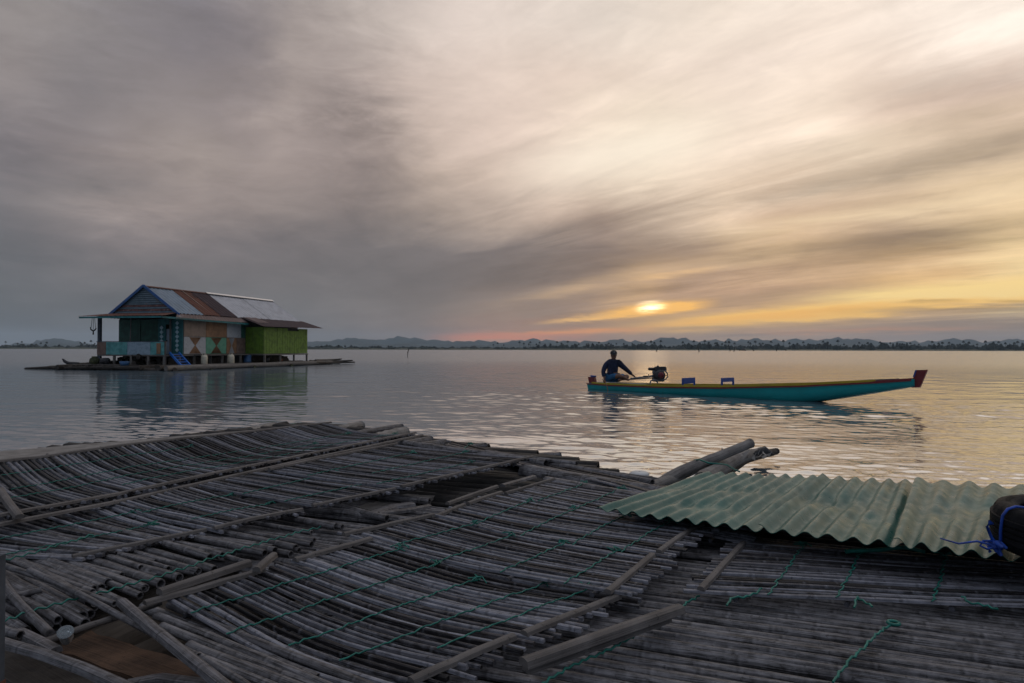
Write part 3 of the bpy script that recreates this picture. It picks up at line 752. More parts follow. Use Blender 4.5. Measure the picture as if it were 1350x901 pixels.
    for i, (t0, t1, m) in enumerate(secs):
        for sg in (-1, 1):
            sl = math.hypot(2.6, ZR - ZB)
            def fn(u, v, h, sg=sg):
                s_ = 2.5 + sg * (2.6 * v); z = ZR + (ZB - ZR) * v
                nn = Vector((0, 0, 1)) * (2.6 / sl) + (US * sg) * ((ZR - ZB) / sl)
                return H(s_, u, z) + nn * (h + .02 * (i % 2))
            mb = MB(); corrug(mb, fn, t0 - (.04 if i else 0), t1, -.0, 1.02, .36, .032, 2, jag=.006, seed=i)
            mb.build('roof_sheet', M[m], house)
    mb = MB(); mb.bar(H(-.02, 4.35, ZB + .07), H(2.42, 4.35, ZR + .02), .05, .03); mb.build('roof_batten', M['ply'], house)
    mb = MB()
    for sg in (1, -1):
        q = [H(2.5, 6.9, ZR + .10), H(2.5 + sg * .22, 6.9, ZR - .03), H(2.5 + sg * .22, TE + .05, ZR - .03), H(2.5, TE + .05, ZR + .10)]
        slab(mb, *(q if sg < 0 else q[::-1]), .012)
    mb.build('ridge_cap', M['ridge'], house)
    mb = MB()
    for sg in (1, -1):
        q = [H(2.5, TB - .1, ZR + .05), H(2.5 + sg * .16, TB - .1, ZR - .04), H(2.5 + sg * .16, 6.88, ZR - .04), H(2.5, 6.88, ZR + .05)]
        slab(mb, *(q if sg < 0 else q[::-1]), .01)
    mb.build('ridge_cap', M['roof_rust'], house)
    # rear gable
    mb = MB(); q = [H(5, TE - .05, ZB), H(0, TE - .05, ZB), H(2.5, TE - .05, ZR - .02)]; mb.face(q); mb.face(q[::-1]); mb.build('rear_gable', M['siding'], house)
    mb = MB()
    wall_s(.05, T1, 15.1, ZW, ZB - .02); wall_s(4.95, T1, 15.1, ZW, ZB - .02); mb.build('wall_plate', M['post'], house)
    # skirt roof: front (porch), right side, left side
    E0 = 3.44
    def f1(u, v, h):  # front, u along s, v from the gable foot out
        s_ = u; spread = (u - 2.5) / 2.5
        return H(2.5 + spread * (2.5 + .78 * v), TB - 1.95 * v, ZB + .01 + (E0 + .03 - ZB) * v) + UZ * h
    mb = MB(); corrug(mb, f1, 0, 5, 0, 1, .25, .012, 2, jag=.02, seed=5); mb.build('porch_roof', M['roof_rust'], house)
    def f2(u, v, h):
        return H(-.02 - .56 * v, u - .95 * v * max(0, 1 - u / 8), ZB + .015 + (E0 - .12 - ZB) * v) + UZ * h
    mb = MB(); corrug(mb, f2, TB, 7.75, 0, 1, .25, .012, 2, jag=.02, seed=6); mb.build('side_eave', M['skirt'], house)
    def f3(u, v, h):
        return H(5.02 + .76 * v, u - .95 * v * max(0, 1 - u / 8), ZB + .015 + (E0 - ZB) * v) + UZ * h
    mb = MB(); corrug(mb, f3, TB, 15.2, 0, 1, .25, .012, 2, seed=7); mb.build('side_eave', M['skirt'], house)
    # fascia, teal
    mb = MB(); mb.bar(H(5.7, -.82, E0 - .05), H(-.5, -.86, E0 - .06), .03, .11); mb.build('fascia', M['teal'], house)
    mb = MB(); mb.bar(H(-.53, -.84, E0 - .07), H(-.58, 7.7, E0 - .21), .03, .12); mb.build('fascia', M['teal'], house)
    mb = MB(); slab(mb, H(4.9, -.6, E0 - .05), H(.0, -.6, E0 - .05), H(.0, T1, ZW + .1), H(4.9, T1, ZW + .1), .015); mb.build('porch_ceiling', M['green_dark'], house)
    # annex
    t0, t1, S = 8.15, 14.2, -1.5; zt = 3.02
    def boards(mbx, a, b, z0, z1, n, nrm):
        for k in range(n):
            p = a.lerp(b, k / n); q = a.lerp(b, (k + 1) / n); g = (q - p) * .03
            mbx.box((p + q) / 2 + UZ * (z0 + z1) / 2 + nrm * (.004 * (k % 2)), (q - p) / 2 - g, nrm * .02, UZ * (z1 - z0) / 2)
    mb = MB(); boards(mb, H(-.02, t0, 0), H(S, t0, 0), Z0, zt, 5, -UT); an1 = mb.build('annex_front', M['lime'], house)
    mb = MB(); boards(mb, H(S, t0 + .03, 0), H(S, 11.3, 0), Z0, zt, 9, -US); boards(mb, H(S, 11.3, 0), H(S, 12.9, 0), Z0, zt - .2, 5, -US); boards(mb, H(S, 12.9, 0), H(S, t1, 0), Z0, zt, 4, -US)
    mb.build('annex_side', M['lime'], house)
    mb = MB(); boards(mb, H(S, t1, 0), H(-.02, t1, 0), Z0, zt, 5, UT); mb.build('annex_rear', M['lime'], house)
    mb = MB(); mb.box(H(S + .1, 12.1, zt - .1), UT * .8, US * .02, UZ * .1); mb.build('vent_shade_strip', M['int'], house)  # near-black slab paints the unlit inside behind the lowered boards
    def f4(u, v, h):
        zz = ZB + .03 + (3.02 + .012 * (u - 8) - ZB) * v
        return H(-.0 - (1.95) * v, u, zz) + UZ * h
    mb = MB(); corrug(mb, f4, 7.5, 16.0, 0, 1, .25, .012, 3, jag=.02, seed=9); mb.build('annex_roof', M['roof_dark'], house)
    def f5(u, v, h): return f4(u, v, h + .03)
    mb = MB(); corrug(mb, f5, 7.8, 9.4, .0, .62, .25, .012, 2, jag=.05, seed=10); mb.build('roof_patch', M['skirt'], house)
build_house()
# platform of logs under the house
hraft = thing('log_raft', 'low dark raft of long mossy logs and planks carrying the floating house', 'raft', tuple(H(2.5, 6, 0)))
def build_hraft():
    r = random.Random(31)
    # logs parallel to the front, from far left past the porch
    for k in range(13):
        t_ = -1.5 + k * 1.55; L0 = 6.3 + r.uniform(-.4, .8) + (2.4 if k in (1, 3) else 0) ; L1 = -1.9 + r.uniform(-.35, .3)
        mb = MB(); rd = r.uniform(.13, .20); n = 7
        mb.tube([H(L0 + (L1 - L0) * i / n, t_ + .15 * r.uniform(-1, 1), .04 + .03 * r.uniform(-1, 1)) for i in range(n + 1)], [rd * r.uniform(.85, 1.1) for i in range(n + 1)], 8)
        mb.build('cross_log', M['moss'] if k % 3 else M['log'], hraft)
    for i, s_ in enumerate((-2.0, -1.75, -1.4, -.8, .3, 1.4, 2.6, 3.8, 5.2, 5.9)):
        t0 = -1.9 + r.uniform(-.3, .5); t1 = 16.3 + r.uniform(-1, 1) + (2.6 if i in (1, 3) else (1.5 if i == 2 else 0))
        n = 12; rd = .17; mb = MB()
        mb.tube([H(s_ + .06 * r.uniform(-1, 1), t0 + (t1 - t0) * k / n, .17 + .02 * r.uniform(-1, 1)) for k in range(n + 1)], [rd * r.uniform(.85, 1.1) for k in range(n + 1)], 8)
        mb.build('long_log', M['post'] if i < 2 else M['log'], hraft)
    for k in range(10):
        s_ = -1.95 + k * .15 if k < 4 else 2.2 + (k - 4) * .55
        mb = MB(); t0 = r.uniform(-2.2, -1.3); t1 = r.uniform(4, 10) if k < 4 else .3
        mb.bar(H(s_, t0, .31 + .004 * k), H(s_, t1, .31 + .004 * k), .14, .03); mb.build('plank', M['post'], hraft)
    # tapering tail of thin poles on the left and on the right
    for k, (a, b) in enumerate((((8.6, -.4, .10), (4.4, -1.3, .22)), ((9.6, -1.1, .02), (5.0, -1.6, .16)), ((7.4, .3, .3), (4.4, -.2, .32)), ((6.6, -1.8, .1), (0., -1.9, .2)))):
        mb = MB(); mb.tube([H(*a), H(*((Vector(a) + Vector(b)) / 2 + Vector((0, .1, .03)))), H(*b)], [.08, .11, .12], 7); mb.build('outer_pole', M['log'], hraft)
    for k, (a, b) in enumerate((((-2.0, 14, .22), (-2.3, 21., .12)), ((-1.3, 15, .3), (-2.2, 19.5, .26)), ((-1.8, 15, .35), (-1.5, 20, .42)), ((-1.0, 16, .2), (-2.6, 20., .3)))):
        mb = MB(); mb.tube([H(*a), H(*((Vector(a) + Vector(b)) / 2 + Vector((0, .1, -.03)))), H(*b)], [.12, .1, .06], 7); mb.build('outer_pole', M['log'], hraft)
build_hraft()
def under_shade_fill():  # extra dark logs added so the open space below the floor looks shaded
    r = random.Random(8)
    for k, (s_, z) in enumerate(((1.2, .38), (1.5, .42), (2.1, .40), (2.5, .44), (3.0, .40), (3.6, .42), (1.4, .66), (2.2, .68), (2.9, .66), (3.4, .68), (.8, .40), (4.2, .42), (1.8, .86), (2.5, .88), (3.2, .86), (.9, .66), (4.0, .66))):
        n = 8; mb = MB(); t0 = r.uniform(-.3, .9); t1 = r.uniform(12, 15)
        mb.tube([H(s_ + .05 * r.uniform(-1, 1), t0 + (t1 - t0) * q / n, z + .02 * r.uniform(-1, 1)) for q in range(n + 1)], [.19 * r.uniform(.85, 1.1) for q in range(n + 1)], 8)
        mb.build('shade_fill_log', M['log'], hraft)
under_shade_fill()
def ladder():
    o = thing('ladder', 'bright blue wooden ladder leaning from the raft up to the porch of the floating house', 'ladder', (-21.7, 44.2, .3))
    a = H(-.08, .35, 1.10); b = H(-.08, 1.15, 1.10); d = Vector((1.15, -.75, -.85))
    for p in (a, b):
        mb = MB(); mb.bar(p, p + d, .07, .15); mb.build('side_rail', M['ladder'], o)
    for k in range(5):
        f = (k + .6) / 5.2; mb = MB(); mb.bar(a + d * f, b + d * f, .20, .045); mb.build('rung', M['ladder'], o)
ladder()
def clutter():
    r = random.Random(5)
    for px, w, lab in ((269.5, .36, 'cream plastic jerrycan under the panelled wall, nearer the blue ladder'), (304.5, .42, 'cream plastic jerrycan under the house floor, nearer the green annex')):
        t_ = 3.0 if px < 280 else 6.1
        p = H(-.9 if px < 280 else -1.0, t_ if px < 280 else 5.9, .3)
        rr = (675 - px) / 900; tt = (22.4 + (-.9) * 1 - rr * (44 - .225)) / (.25 + rr)
        p = H(-.9, tt, .3)
        o = thing('jerrycan', lab, 'jerrycan', tuple(p), 'jerrycans on the house raft')
        mb = MB(); mb.lathe(p, [(0.01, 0), (w * .55, 0), (w * .62, .05), (w * .62, .5), (w * .5, .62), (w * .2, .68), (.01, .69)], 8); mb.build('body', M['cream'], o)
        mb = MB(); mb.tube([p + Vector((-.12, 0, .66)), p + Vector((-.1, 0, .76)), p + Vector((.1, 0, .76)), p + Vector((.12, 0, .66))], .02, 6); mb.build('handle', M['cream'], o)
        mb = MB(); mb.lathe(p + Vector((0, -.1, .66)), [(.05, 0), (.05, .07), (.01, .08)], 8); mb.build('cap', M['postdark'], o)
    def lump(name, lab, cat, p, prof, m, n=10, group=None):
        o_ = MB(); o_.lathe(p, prof, n); o = o_.build(name, M[m], loc=p); tag(o, lab, cat, group)
    def at(px, s_): 
        rr = (675 - px) / 900; tt = (22.4 + s_ - rr * (44 + .25 * s_)) / (.25 + rr); return H(s_, tt, .3)
    lump('basin', 'blue grey basin on the raft under the porch boards', 'basin', at(168, 1.5) + Vector((0, -.3, .0)), [(.01, 0), (.22, 0), (.3, .26), (.27, .27), (.19, .03), (.01, .03)], 'plastic_blue')
    lump('water_jar', 'dark round jar on the raft at the left end of the porch', 'jar', H(4.6, -.7, .28), [(.01, 0), (.2, 0), (.31, .22), (.28, .42), (.15, .52), (.18, .58), (.01, .56)], 'moss')
    lump('water_jar', 'dark round jar under the porch, right of the first jar', 'jar', H(3.9, -.6, .28), [(.01, 0), (.2, 0), (.33, .2), (.3, .4), (.2, .48), (.01, .48)], 'black')
    lump('drum', 'dark blue drum lying in shade under the house between the stilts', 'drum', at(326, -.3), [(.01, 0), (.3, 0), (.31, .2), (.29, .22), (.31, .45), (.3, .6), (.01, .6)], 'plastic_blue')
    lump('bucket', 'black bucket under the green annex of the house', 'bucket', at(352, -1.0), [(.01, 0), (.18, 0), (.24, .34), (.22, .35), (.16, .03), (.01, .03)], 'black')
    lump('pot', 'small reddish pot under the middle of the green annex', 'pot', at(370, -1.2), [(.01, 0), (.14, 0), (.2, .15), (.16, .28), (.01, .27)], 'roof_rust')
    # covered bundle far left of the raft: a dark dog-like shape lying beside a pink cloth
    p = H(6.6, -.6, .26); mb = MB(); mb.tube([p + Vector((-.5, 0, .42)), p + Vector((-.36, 0, .26)), p + Vector((-.1, 0, .12)), p + Vector((.35, 0, .1)), p + Vector((.6, 0, .14))], [.04, .1, .12, .12, .06], 8)
    tag(mb.build('tarp_bundle', M['black'], loc=p), 'long black bundle lying on the left end of the house raft', 'bundle')
    # wind chime of hooks hanging from the porch eave
    p = H(5.12, -.30, 3.38); o = thing('hanging_anchor', 'dark metal hooks hanging on cords from the left corner of the porch roof', 'hook', tuple(p))
    mb = MB()
    for k in range(3): mb.tube([p + Vector((.08 * (k - 1), 0, 0)), p + Vector((.16 * (k - 1), 0, -.75))], .014, 5)
    mb.build('cord', M['black'], o)
    mb = MB(); mb.tube([p + Vector((-.2, 0, -.6)), p + Vector((-.16, 0, -.76)), p + Vector((0, 0, -.86)), p + Vector((.13, 0, -.76)), p + Vector((.2, 0, -.66))], [.02, .045, .06, .045, .02], 7)
    mb.tube([p + Vector((0, 0, -.85)), p + Vector((0, 0, -1.1))], [.03, .05], 6); mb.build('hook', M['black'], o)
clutter()

# ------------------------------------------------------------------ longtail boat
A0 = Vector((2.83, 24.0, 0)); UB = Vector((.69, -.724, 0)).normalized(); UN = Vector((-.724, -.69, 0)).normalized()  # UN points to the camera side
LB = 10.15
def gz(t):
    pts = [(0, .30), (1, .29), (3, .315), (5.2, .385), (7.6, .53), (9.5, .70), (10.4, .80)]
    for (a, x), (b, y) in zip(pts, pts[1:]):
        if t <= b: f = (t - a) / (b - a); return x + (y - x) * f - .085
    return pts[-1][1] - .085
def kz(t):
    if t < 7.2: return -.13 - .03 * math.sin(math.pi * t / 7.2)
    f = (t - 7.2); return -.13 + .19 * f + .008 * f * f if t < 10.4 else .6
def bw(t):
    f = t / LB; return .10 + .50 * math.sin(math.pi * min(1, (f * .86 + .10))) ** .8
def B(t, n, z): return A0 + UB * t + UN * n + UZ * z
M['hull'] = paint('turquoise_hull', (.008, .37, .37), .48, .10, 1.4, ((.01, .12, .14), .5))
M['yellow'] = paint('yellow_gunwale', (.40, .29, .01), .5, .12, 2., ((.2, .15, .03), .6))
M['red'] = paint('dark_red_paint', (.16, .012, .014), .5, .15, 3., ((.08, .02, .02), .5))
M['bluep'] = paint('blue_board', (.010, .055, .27), .5, .12, 3.)
M['hullin'] = paint('hull_inside', (.10, .13, .12), .7, .3, 3.)
M['engine'] = paint('engine_black', (.02, .02, .022), .4, .3, 9.)
M['engred'] = paint('engine_red', (.22, .02, .03), .4, .2, 9.)
M['steel'] = paint('dull_steel', (.16, .16, .17), .4, .3, 9., None, .8)
boat = thing('longtail_boat', 'long slender turquoise boat with yellow and red gunwale and upswept red prow', 'boat', (A0.x, A0.y, 0))
def build_boat():
    N = 44; rows = []; inner = []
    for i in range(N + 1):
        t = LB * i / N; g = gz(t); k = kz(t); w = bw(t); h = g - k
        sec = [(1, 1.), (.93, .66), (.80, .36), (.55, .10), (0, 0)]
        r_ = [B(t, w * a, k + h * b) for a, b in sec] + [B(t, -w * a, k + h * b) for a, b in sec[-2::-1]]
        rows.append(r_)
        inner.append([B(t, w * a - .035 * (1 if a else 0), k + .04 + (h - .04) * b) for a, b in sec] + [B(t, -w * a + .035, k + .04 + (h - .04) * b) for a, b in sec[-2::-1]])
    mb = MB(); mb.grid(rows, sm=True)
    mb.grid([[r_[0], q[0]] for r_, q in zip(rows, inner)], flip=True, sm=False); mb.grid([[r_[-1], q[-1]] for r_, q in zip(rows, inner)], sm=False)
    mb.face(rows[0], sm=False); mb.face(rows[-1][::-1])
    mb.build('hull', M['hull'], boat)
    mb = MB(); mb.grid(inner, sm=True, flip=True); mb.build('lining', M['hullin'], boat)
    # gunwale bands on both sides
    for sg in (1, -1):
        for nm, z0, z1, o_, m, t0, t1 in (('yellow_band', 0., .052, .026, 'yellow', .25, 9.35), ('red_band', -.042, -.002, .030, 'red', .0, 10.12)):
            out = []; 
            for i in range(N + 1):
                t = t0 + (t1 - t0) * i / N; g = gz(t); w = bw(t) * 1.0
                zz1 = z1 if not (m == 'red' and t > 9.35) else z1 + .03
                dn = .035 * (z0 / .1)
                out.append([B(t, sg * (w + dn * .3 - .01), g + z0), B(t, sg * (w + o_), g + z0), B(t, sg * (w + o_), g + zz1), B(t, sg * (w - .03), g + zz1), B(t, sg * (w - .03), g + z0)])
            mb = MB(); mb.grid(out, sm=False, flip=(sg < 0))
            mb.face(out[0]); mb.face(out[-1][::-1]); mb.build(nm, M[m], boat)
    # prow board
    def plate(prof, th, m, nm):
        mb = MB(); L = [B(t, th, z) for t, z in prof]; Rr = [B(t, -th, z) for t, z in prof]
        mb.face(L); mb.face(Rr[::-1])
        for i in range(len(prof)):
            j = (i + 1) % len(prof); mb.face([L[j], L[i], Rr[i], Rr[j]])
        return mb.build(nm, M[m], boat)
    plate([(10.08, .475), (10.26, .485), (10.42, .92), (10.19, .905), (10.12, .72)], .045, 'red', 'prow_board')
    plate([(10.11, .74), (10.165, .905), (10.20, .91), (10.15, .74)], .055, 'bluep', 'prow_trim')
    plate([(-.04, -.1), (-.16, .42), (.10, .42), (.16, .2), (.16, -.1)], .06, 'red', 'stern_board')
    plate([(-.02, .42), (-.05, .48), (.12, .47), (.11, .42)], .07, 'bluep', 'stern_trim')
    mb = MB(); slab(mb, B(8.9, -.18, gz(9.2) + .02), B(8.9, .18, gz(9.2) + .02), B(9.75, .14, gz(9.7) + .05), B(9.75, -.14, gz(9.7) + .05), -.03); mb.build('fore_deck', M['batten'], boat)
    mb = MB(); slab(mb, B(.3, -.28, .255), B(.3, .28, .255), B(2.2, .40, .255), B(2.2, -.40, .255), -.03); mb.build('stern_deck', M['hullin'], boat)
    for t in (4.3, 5.5, 6.7, 7.9): 
        mb = MB(); mb.bar(B(t, -bw(t) + .04, gz(t) - .12), B(t, bw(t) - .04, gz(t) - .12), .16, .03); mb.build('thwart', M['hullin'], boat)
    # two blue seat backs
    for t, gap in ((3.85, 0), (5.17, 1)):
        g = gz(t)
        mb = MB(); zt = g + .258; mb.bar(B(t, -.36, zt - (.06 if gap else .09)), B(t, .36, zt - (.06 if gap else .09)), .035, .12 if gap else .18); s_ = mb.build('seat_back', M['bluep'], boat)
        for sg in (1, -1):
            mb = MB(); mb.bar(B(t, sg * .33, g - .15), B(t, sg * .33, g + .16), .05, .05, (1, 0, 0)); mb.build('seat_post', M['bluep'], s_)
        mb = MB(); slab(mb, B(t - .35, -.36, g - .05), B(t - .35, .36, g - .05), B(t - .02, .36, g - .05), B(t - .02, -.36, g - .05), -.03); mb.build('seat', M['bluep'], boat)
build_boat()
def stern_rope():
    p = PD(794.6, 503, 23.2); mb = MB()
    pts = [p + Vector((0, .1, .05)), p + Vector((.03, -.28, .03)), p + Vector((.09, -.33, -.12)), p + Vector((.13, -.34, -.30)), p + Vector((.17, -.36, -.36))]
    mb.tube(pts, .012, 6); o = mb.build('rope', M['ply2'], loc=p); tag(o, 'short tan rope hanging over the stern side of the turquoise boat', 'rope')
stern_rope()
def engine():
    c = PD(868.5, 493, 22.15); o = thing('boat_engine', 'small black and red petrol engine with steel guard and long tiller on the turquoise boat', 'engine', tuple(c))
    s_ = 22.15 / 900  # metres per photo pixel here
    def q(px, py, dy=0.): return PD(px, py, 22.15 + dy)
    mb = MB(); mb.lathe(c + Vector((0, -.22, -.04)), [(.01, -.02), (.13, -.02), (.17, .02), (.185, .10), (.185, .3), (.16, .36), (.01, .38)], 18, 'Y'); mb.box(c + Vector((-.02, 0, -.16)), (.17, 0, 0), (0, .15, 0), (0, 0, .09)); mb.build('crankcase', M['engine'], o)
    mb = MB(); mb.lathe(c + Vector((.02, -.26, -.04)), [(.01, -.02), (.07, -.02), (.098, .0), (.10, .04), (.01, .04)], 16, 'Y'); f = mb.build('recoil_starter', M['engred'], o)
    mb = MB()
    for k in range(8): 
        a = k * math.pi / 4; d = Vector((math.cos(a), 0, math.sin(a))); mb.bar(c + Vector((.02, -.285, -.04)) + d * .04, c + Vector((.02, -.285, -.04)) + d * .11, .012, .008, (0, 1, 0))
    mb.build('starter_fins', M['black'], f)
    mb = MB(); cc = q(870.5, 487.); mb.box(cc, (.17, 0, 0), (0, .16, 0), (0, 0, .06)); mb.box(cc + Vector((0, 0, .07)), (.15, 0, 0), (0, .14, 0), (0, 0, .015)); tk = mb.build('fuel_tank', M['engine'], o)
    mb = MB(); mb.lathe(cc + Vector((-.08, 0, .08)), [(.035, 0), (.035, .035), (.01, .04)], 8); mb.build('cap', M['black'], tk)
    mb = MB(); cc = q(858.6, 486.8); mb.tube([cc + Vector((-.10, 0, 0)), cc + Vector((-.08, 0, 0)), cc + Vector((.10, 0, -.005)), cc + Vector((.12, 0, -.005))], [.03, .05, .055, .03], 10); mb.build('air_filter', M['black'], o)
    mb = MB(); cc = q(862.5, 490.5); mb.tube([cc + Vector((0, 0, .08)), cc, cc + Vector((.06, 0, -.12))], [.05, .07, .08], 8)
    for k in range(5): mb.lathe(cc + Vector((.02, 0, .03 - .035 * k)), [(.09, 0), (.09, .01)], 10)
    mb.build('cylinder', M['steel'], o)
    for dy in (-.18, .16):
        mb = MB(); mb.tube([q(873, 489, dy), q(877.5, 489.3, dy), q(880.2, 493.5, dy), q(880.6, 496.5, dy), q(877.5, 500.3, dy), q(870, 501.6, dy), q(861, 501.2, dy), q(858.3, 502, dy), q(857, 505.2, dy)], .024, 7); mb.build('guard_frame', M['steel'], o)
        mb = MB(); mb.tube([q(866, 501.2, dy), q(867, 505.5, dy)], .026, 6); mb.build('mount_leg', M['steel'], o)
    mb = MB(); mb.tube([q(879.8, 494, -.18), q(879.8, 494, .16)], .015, 6); mb.tube([q(875, 495.5, -.1), q(880.4, 495.5, -.17)], .013, 6); mb.build('guard_bar', M['steel'], o)
    mb = MB(); mb.tube([q(862, 495.5), q(855, 496.8), q(846, 497.6), q(838, 498.5, .0), q(831, 499.3, .0)], [.034, .030, .024, .024, .026], 8); mb.build('tiller', M['steel'], o)
    mb = MB(); mb.box(q(851, 496.3), (.07, 0, .0), (0, .03, 0), (0, 0, .018)); mb.tube([q(855.3, 496.5), q(855.2, 493.4)], [.012, .016], 6); mb.build('throttle', M['engine'], o)
    # shaft running aft inside the hull to the propeller under the stern
    mb = MB(); mb.tube([q(862, 498.5), B(1.2, -.2, .36), B(.3, -.32, .28), B(-.1, -.34, .05), B(-.2, -.34, -.1)], .02, 8); mb.build('tail_shaft', M['steel'], o)
    return o
engine()

# ------------------------------------------------------------------ the boatman
M['skin'] = paint('skin', (.16, .075, .045), .55, .1, 8.)
M['jacket'] = paint('navy_jacket', (.007, .012, .038), .85, .4, 6.)
M['shorts'] = paint('blue_shorts', (.010, .085, .19), .8, .2, 6.)
M['cap'] = paint('black_cap', (.012, .012, .015), .7, .2, 9.)
def skin_obj(name, verts, edges, radii, mat, parent, root=0, sub=2):
    me = bpy.data.meshes.new(name); me.from_pydata([tuple(v) for v in verts], edges, [])
    o = bpy.data.objects.new(name, me); COL.objects.link(o)
    if parent: o.parent = parent
    sk = o.modifiers.new('skin', 'SKIN')
    for i, r_ in enumerate(radii):
        sv = me.skin_vertices[0].data[i]; sv.radius = r_ if hasattr(r_, '__len__') else (r_, r_); sv.use_root = (i == root)
    sk.use_smooth_shade = True
    sb = o.modifiers.new('sub', 'SUBSURF'); sb.levels = sub; sb.render_levels = sub
    me.materials.append(mat); return o
def person():
    base = PD(808, 502.6, 23.25); s_ = 23.25 / 900
    o = thing('person', 'person in dark cap, navy jacket and blue shorts sitting at the boat stern', 'person', tuple(base))
    V = []; E = []; RR = []
    def add(p, r_, par=None):
        V.append(Vector(p)); RR.append(r_)
        if par is not None: E.append((par, len(V) - 1))
        return len(V) - 1
    pel = add((.0, .02, .13), (.17, .13)); sp = add((-.01, .03, .34), (.155, .115), pel); ch = add((.0, .02, .54), (.18, .125), sp)
    nk = add((.02, .0, .70), .064, ch); hd0 = add((.025, -.015, .775), .078, nk)
    hd1 = add((.025, -.01, .86), (.108, .118), hd0); hd2 = add((.025, .0, .95), (.098, .108), hd1)
    # right arm (picture left), hand resting on the gunwale
    s1 = add((-.20, .02, .575), .066, ch); e1 = add((-.325, -.02, .34), .054, s1); w1 = add((-.305, -.10, .10), .034, e1); h1 = add((-.30, -.13, .03), (.044, .024), w1)
    s2 = add((.225, .02, .575), .066, ch); e2 = add((.45, -.04, .38), .054, s2); w2 = add((.68, -.04, .195), .034, e2); h2 = add((.735, -.04, .155), (.042, .026), w2)
    # fingers: right hand curls over the gunwale edge, left hand closes round the tiller
    for h, base_d, side, L in ((h1, Vector((0, -.25, -1)), Vector((1, 0, 0)), (.034, .038, .035, .028)), (h2, Vector((.8, -.35, -.5)), Vector((.3, .9, .1)), (.034, .038, .035, .028))):
        d = base_d.normalized(); sd_ = side.normalized()
        for k in range(4):
            off = sd_ * (.021 * (k - 1.5)); p0 = V[h] + d * .03 + off
            a = add(p0, .0105, h); b = add(p0 + d * L[k], .0098, a); c = add(p0 + d * (L[k] * 1.3) + Vector((0, .02, -.028)), .0092, b); add(p0 + d * L[k] * 1.1 + Vector((0, .038, -.03)), .008, c)
        p0 = V[h] - sd_ * .035; a = add(p0, .013, h); b = add(p0 + d * .03 - sd_ * .012 + Vector((0, -.01, -.01)), .0115, a); add(p0 + d * .055 - sd_ * .006, .0095, b)
    # legs, crossed on the deck
    l1 = add((.13, -.08, .11), .105, pel); k1 = add((.50, -.20, .165), .075, l1); a1 = add((.22, -.40, .07), .045, k1); add((.10, -.46, .045), (.045, .035), a1)
    l2 = add((-.10, -.08, .11), .105, pel); k2 = add((.16, -.46, .20), .072, l2); a2 = add((.42, -.34, .075), .045, k2); add((.50, -.38, .05), (.045, .035), a2)
    body = skin_obj('body', V, E, RR, M['skin'], o, 0, 2)
    hc = Vector((.025, -.005, .905))
    mb = MB()   # face: nose, brows, mouth, ears as small relief
    def blob(c, rx, ry, rz, n=10, tgt=None):
        rows = []
        for i in range(n + 1):
            a = math.pi * i / n; rows.append([base + c + Vector((rx * math.sin(a) * math.cos(2 * math.pi * j / n), ry * math.sin(a) * math.sin(2 * math.pi * j / n), rz * math.cos(a))) for j in range(n)])
        (tgt or mb).grid(rows, True, flip=True)
    blob(hc + Vector((.02, -.115, -.03)), .014, .022, .024); blob(hc + Vector((-.092, .0, -.02)), .012, .024, .034); blob(hc + Vector((.096, .0, -.02)), .012, .024, .034)
    blob(hc + Vector((.015, -.095, -.075)), .03, .014, .010); blob(hc + Vector((.01, -.075, -.118)), .042, .03, .028)
    mb.build('face_relief', M['skin'], o)
    mb = MB()
    for x in (-.026, .052): blob(hc + Vector((x, -.104, -.002)), .014, .008, .008)
    mb.build('eyes', M['black'], o)
    mb = MB(); blob(hc + Vector((0, .035, -.005)), .10, .088, .085); mb.build('hair', M['black'], o)
    # cap: crown and peak
    mb = MB(); rows = []
    for i in range(7):
        a = (math.pi / 2) * i / 6; rows.append([base + hc + Vector((0.0, .0, .018)) + Vector((.122 * math.cos(a) * math.cos(2 * math.pi * j / 18),   .134 * math.cos(a) * math.sin(2 * math.pi * j / 18) , .128 * math.sin(a) ** .8 if i else 0)) for j in range(18)])
    mb.grid(rows, True)
    cp = mb.build('cap', M['cap'], o)
    mb = MB(); rows = []
    for k in range(5):
        f = k / 4; rows.append([base + hc + Vector(((j / 6 - .5) * .19 * (1 - .25 * f * f), -.09 - .085 * f * (1 - (j / 6 - .5) ** 2 * 1.6), .03 - .03 * f * f - .03 * (j / 6 - .5) ** 2)) for j in range(7)])
    mb.grid(rows, flip=True); mb.grid([[p - Vector((0, 0, .006)) for p in r_] for r_ in rows]); mb.build('peak', M['cap'], cp)
    mb = MB(); blob(hc + Vector((0.005, -.116, .072)), .022, .006, .018); mb.build('badge', M['panel_white'], cp)
    # jacket: torso and sleeves as a skinned shell a little larger than the body
    JV = [(.0, .02, .06), (-.01, .03, .30), (.0, .02, .50), (.015, .01, .625), (.022, .0, .755), (-.13, .02, .615), (-.235, .01, .555), (-.335, -.02, .33), (-.318, -.085, .13), (.165, .02, .615), (.27, .01, .555), (.46, -.04, .385), (.645, -.04, .225)]
    JE = [(0, 1), (1, 2), (2, 3), (3, 4), (3, 5), (5, 6), (6, 7), (7, 8), (3, 9), (9, 10), (10, 11), (11, 12)]
    JR = [(.235, .185), (.235, .165), (.235, .165), (.16, .13), (.088, .088), .125, .105, .082, .060, .125, .105, .082, .058]
    skin_obj('jacket', [Vector(v) for v in JV], JE, JR, M['jacket'], o, 2, 2)
    SV = [(.0, .02, .12), (.13, -.08, .12), (.40, -.17, .165), (-.10, -.08, .12), (.11, -.38, .195)]
    skin_obj('shorts', [Vector(v) for v in SV], [(0, 1), (1, 2), (0, 3), (3, 4)], [(.19, .15), .125, .10, .125, .098], M['shorts'], o, 0, 2)
person()

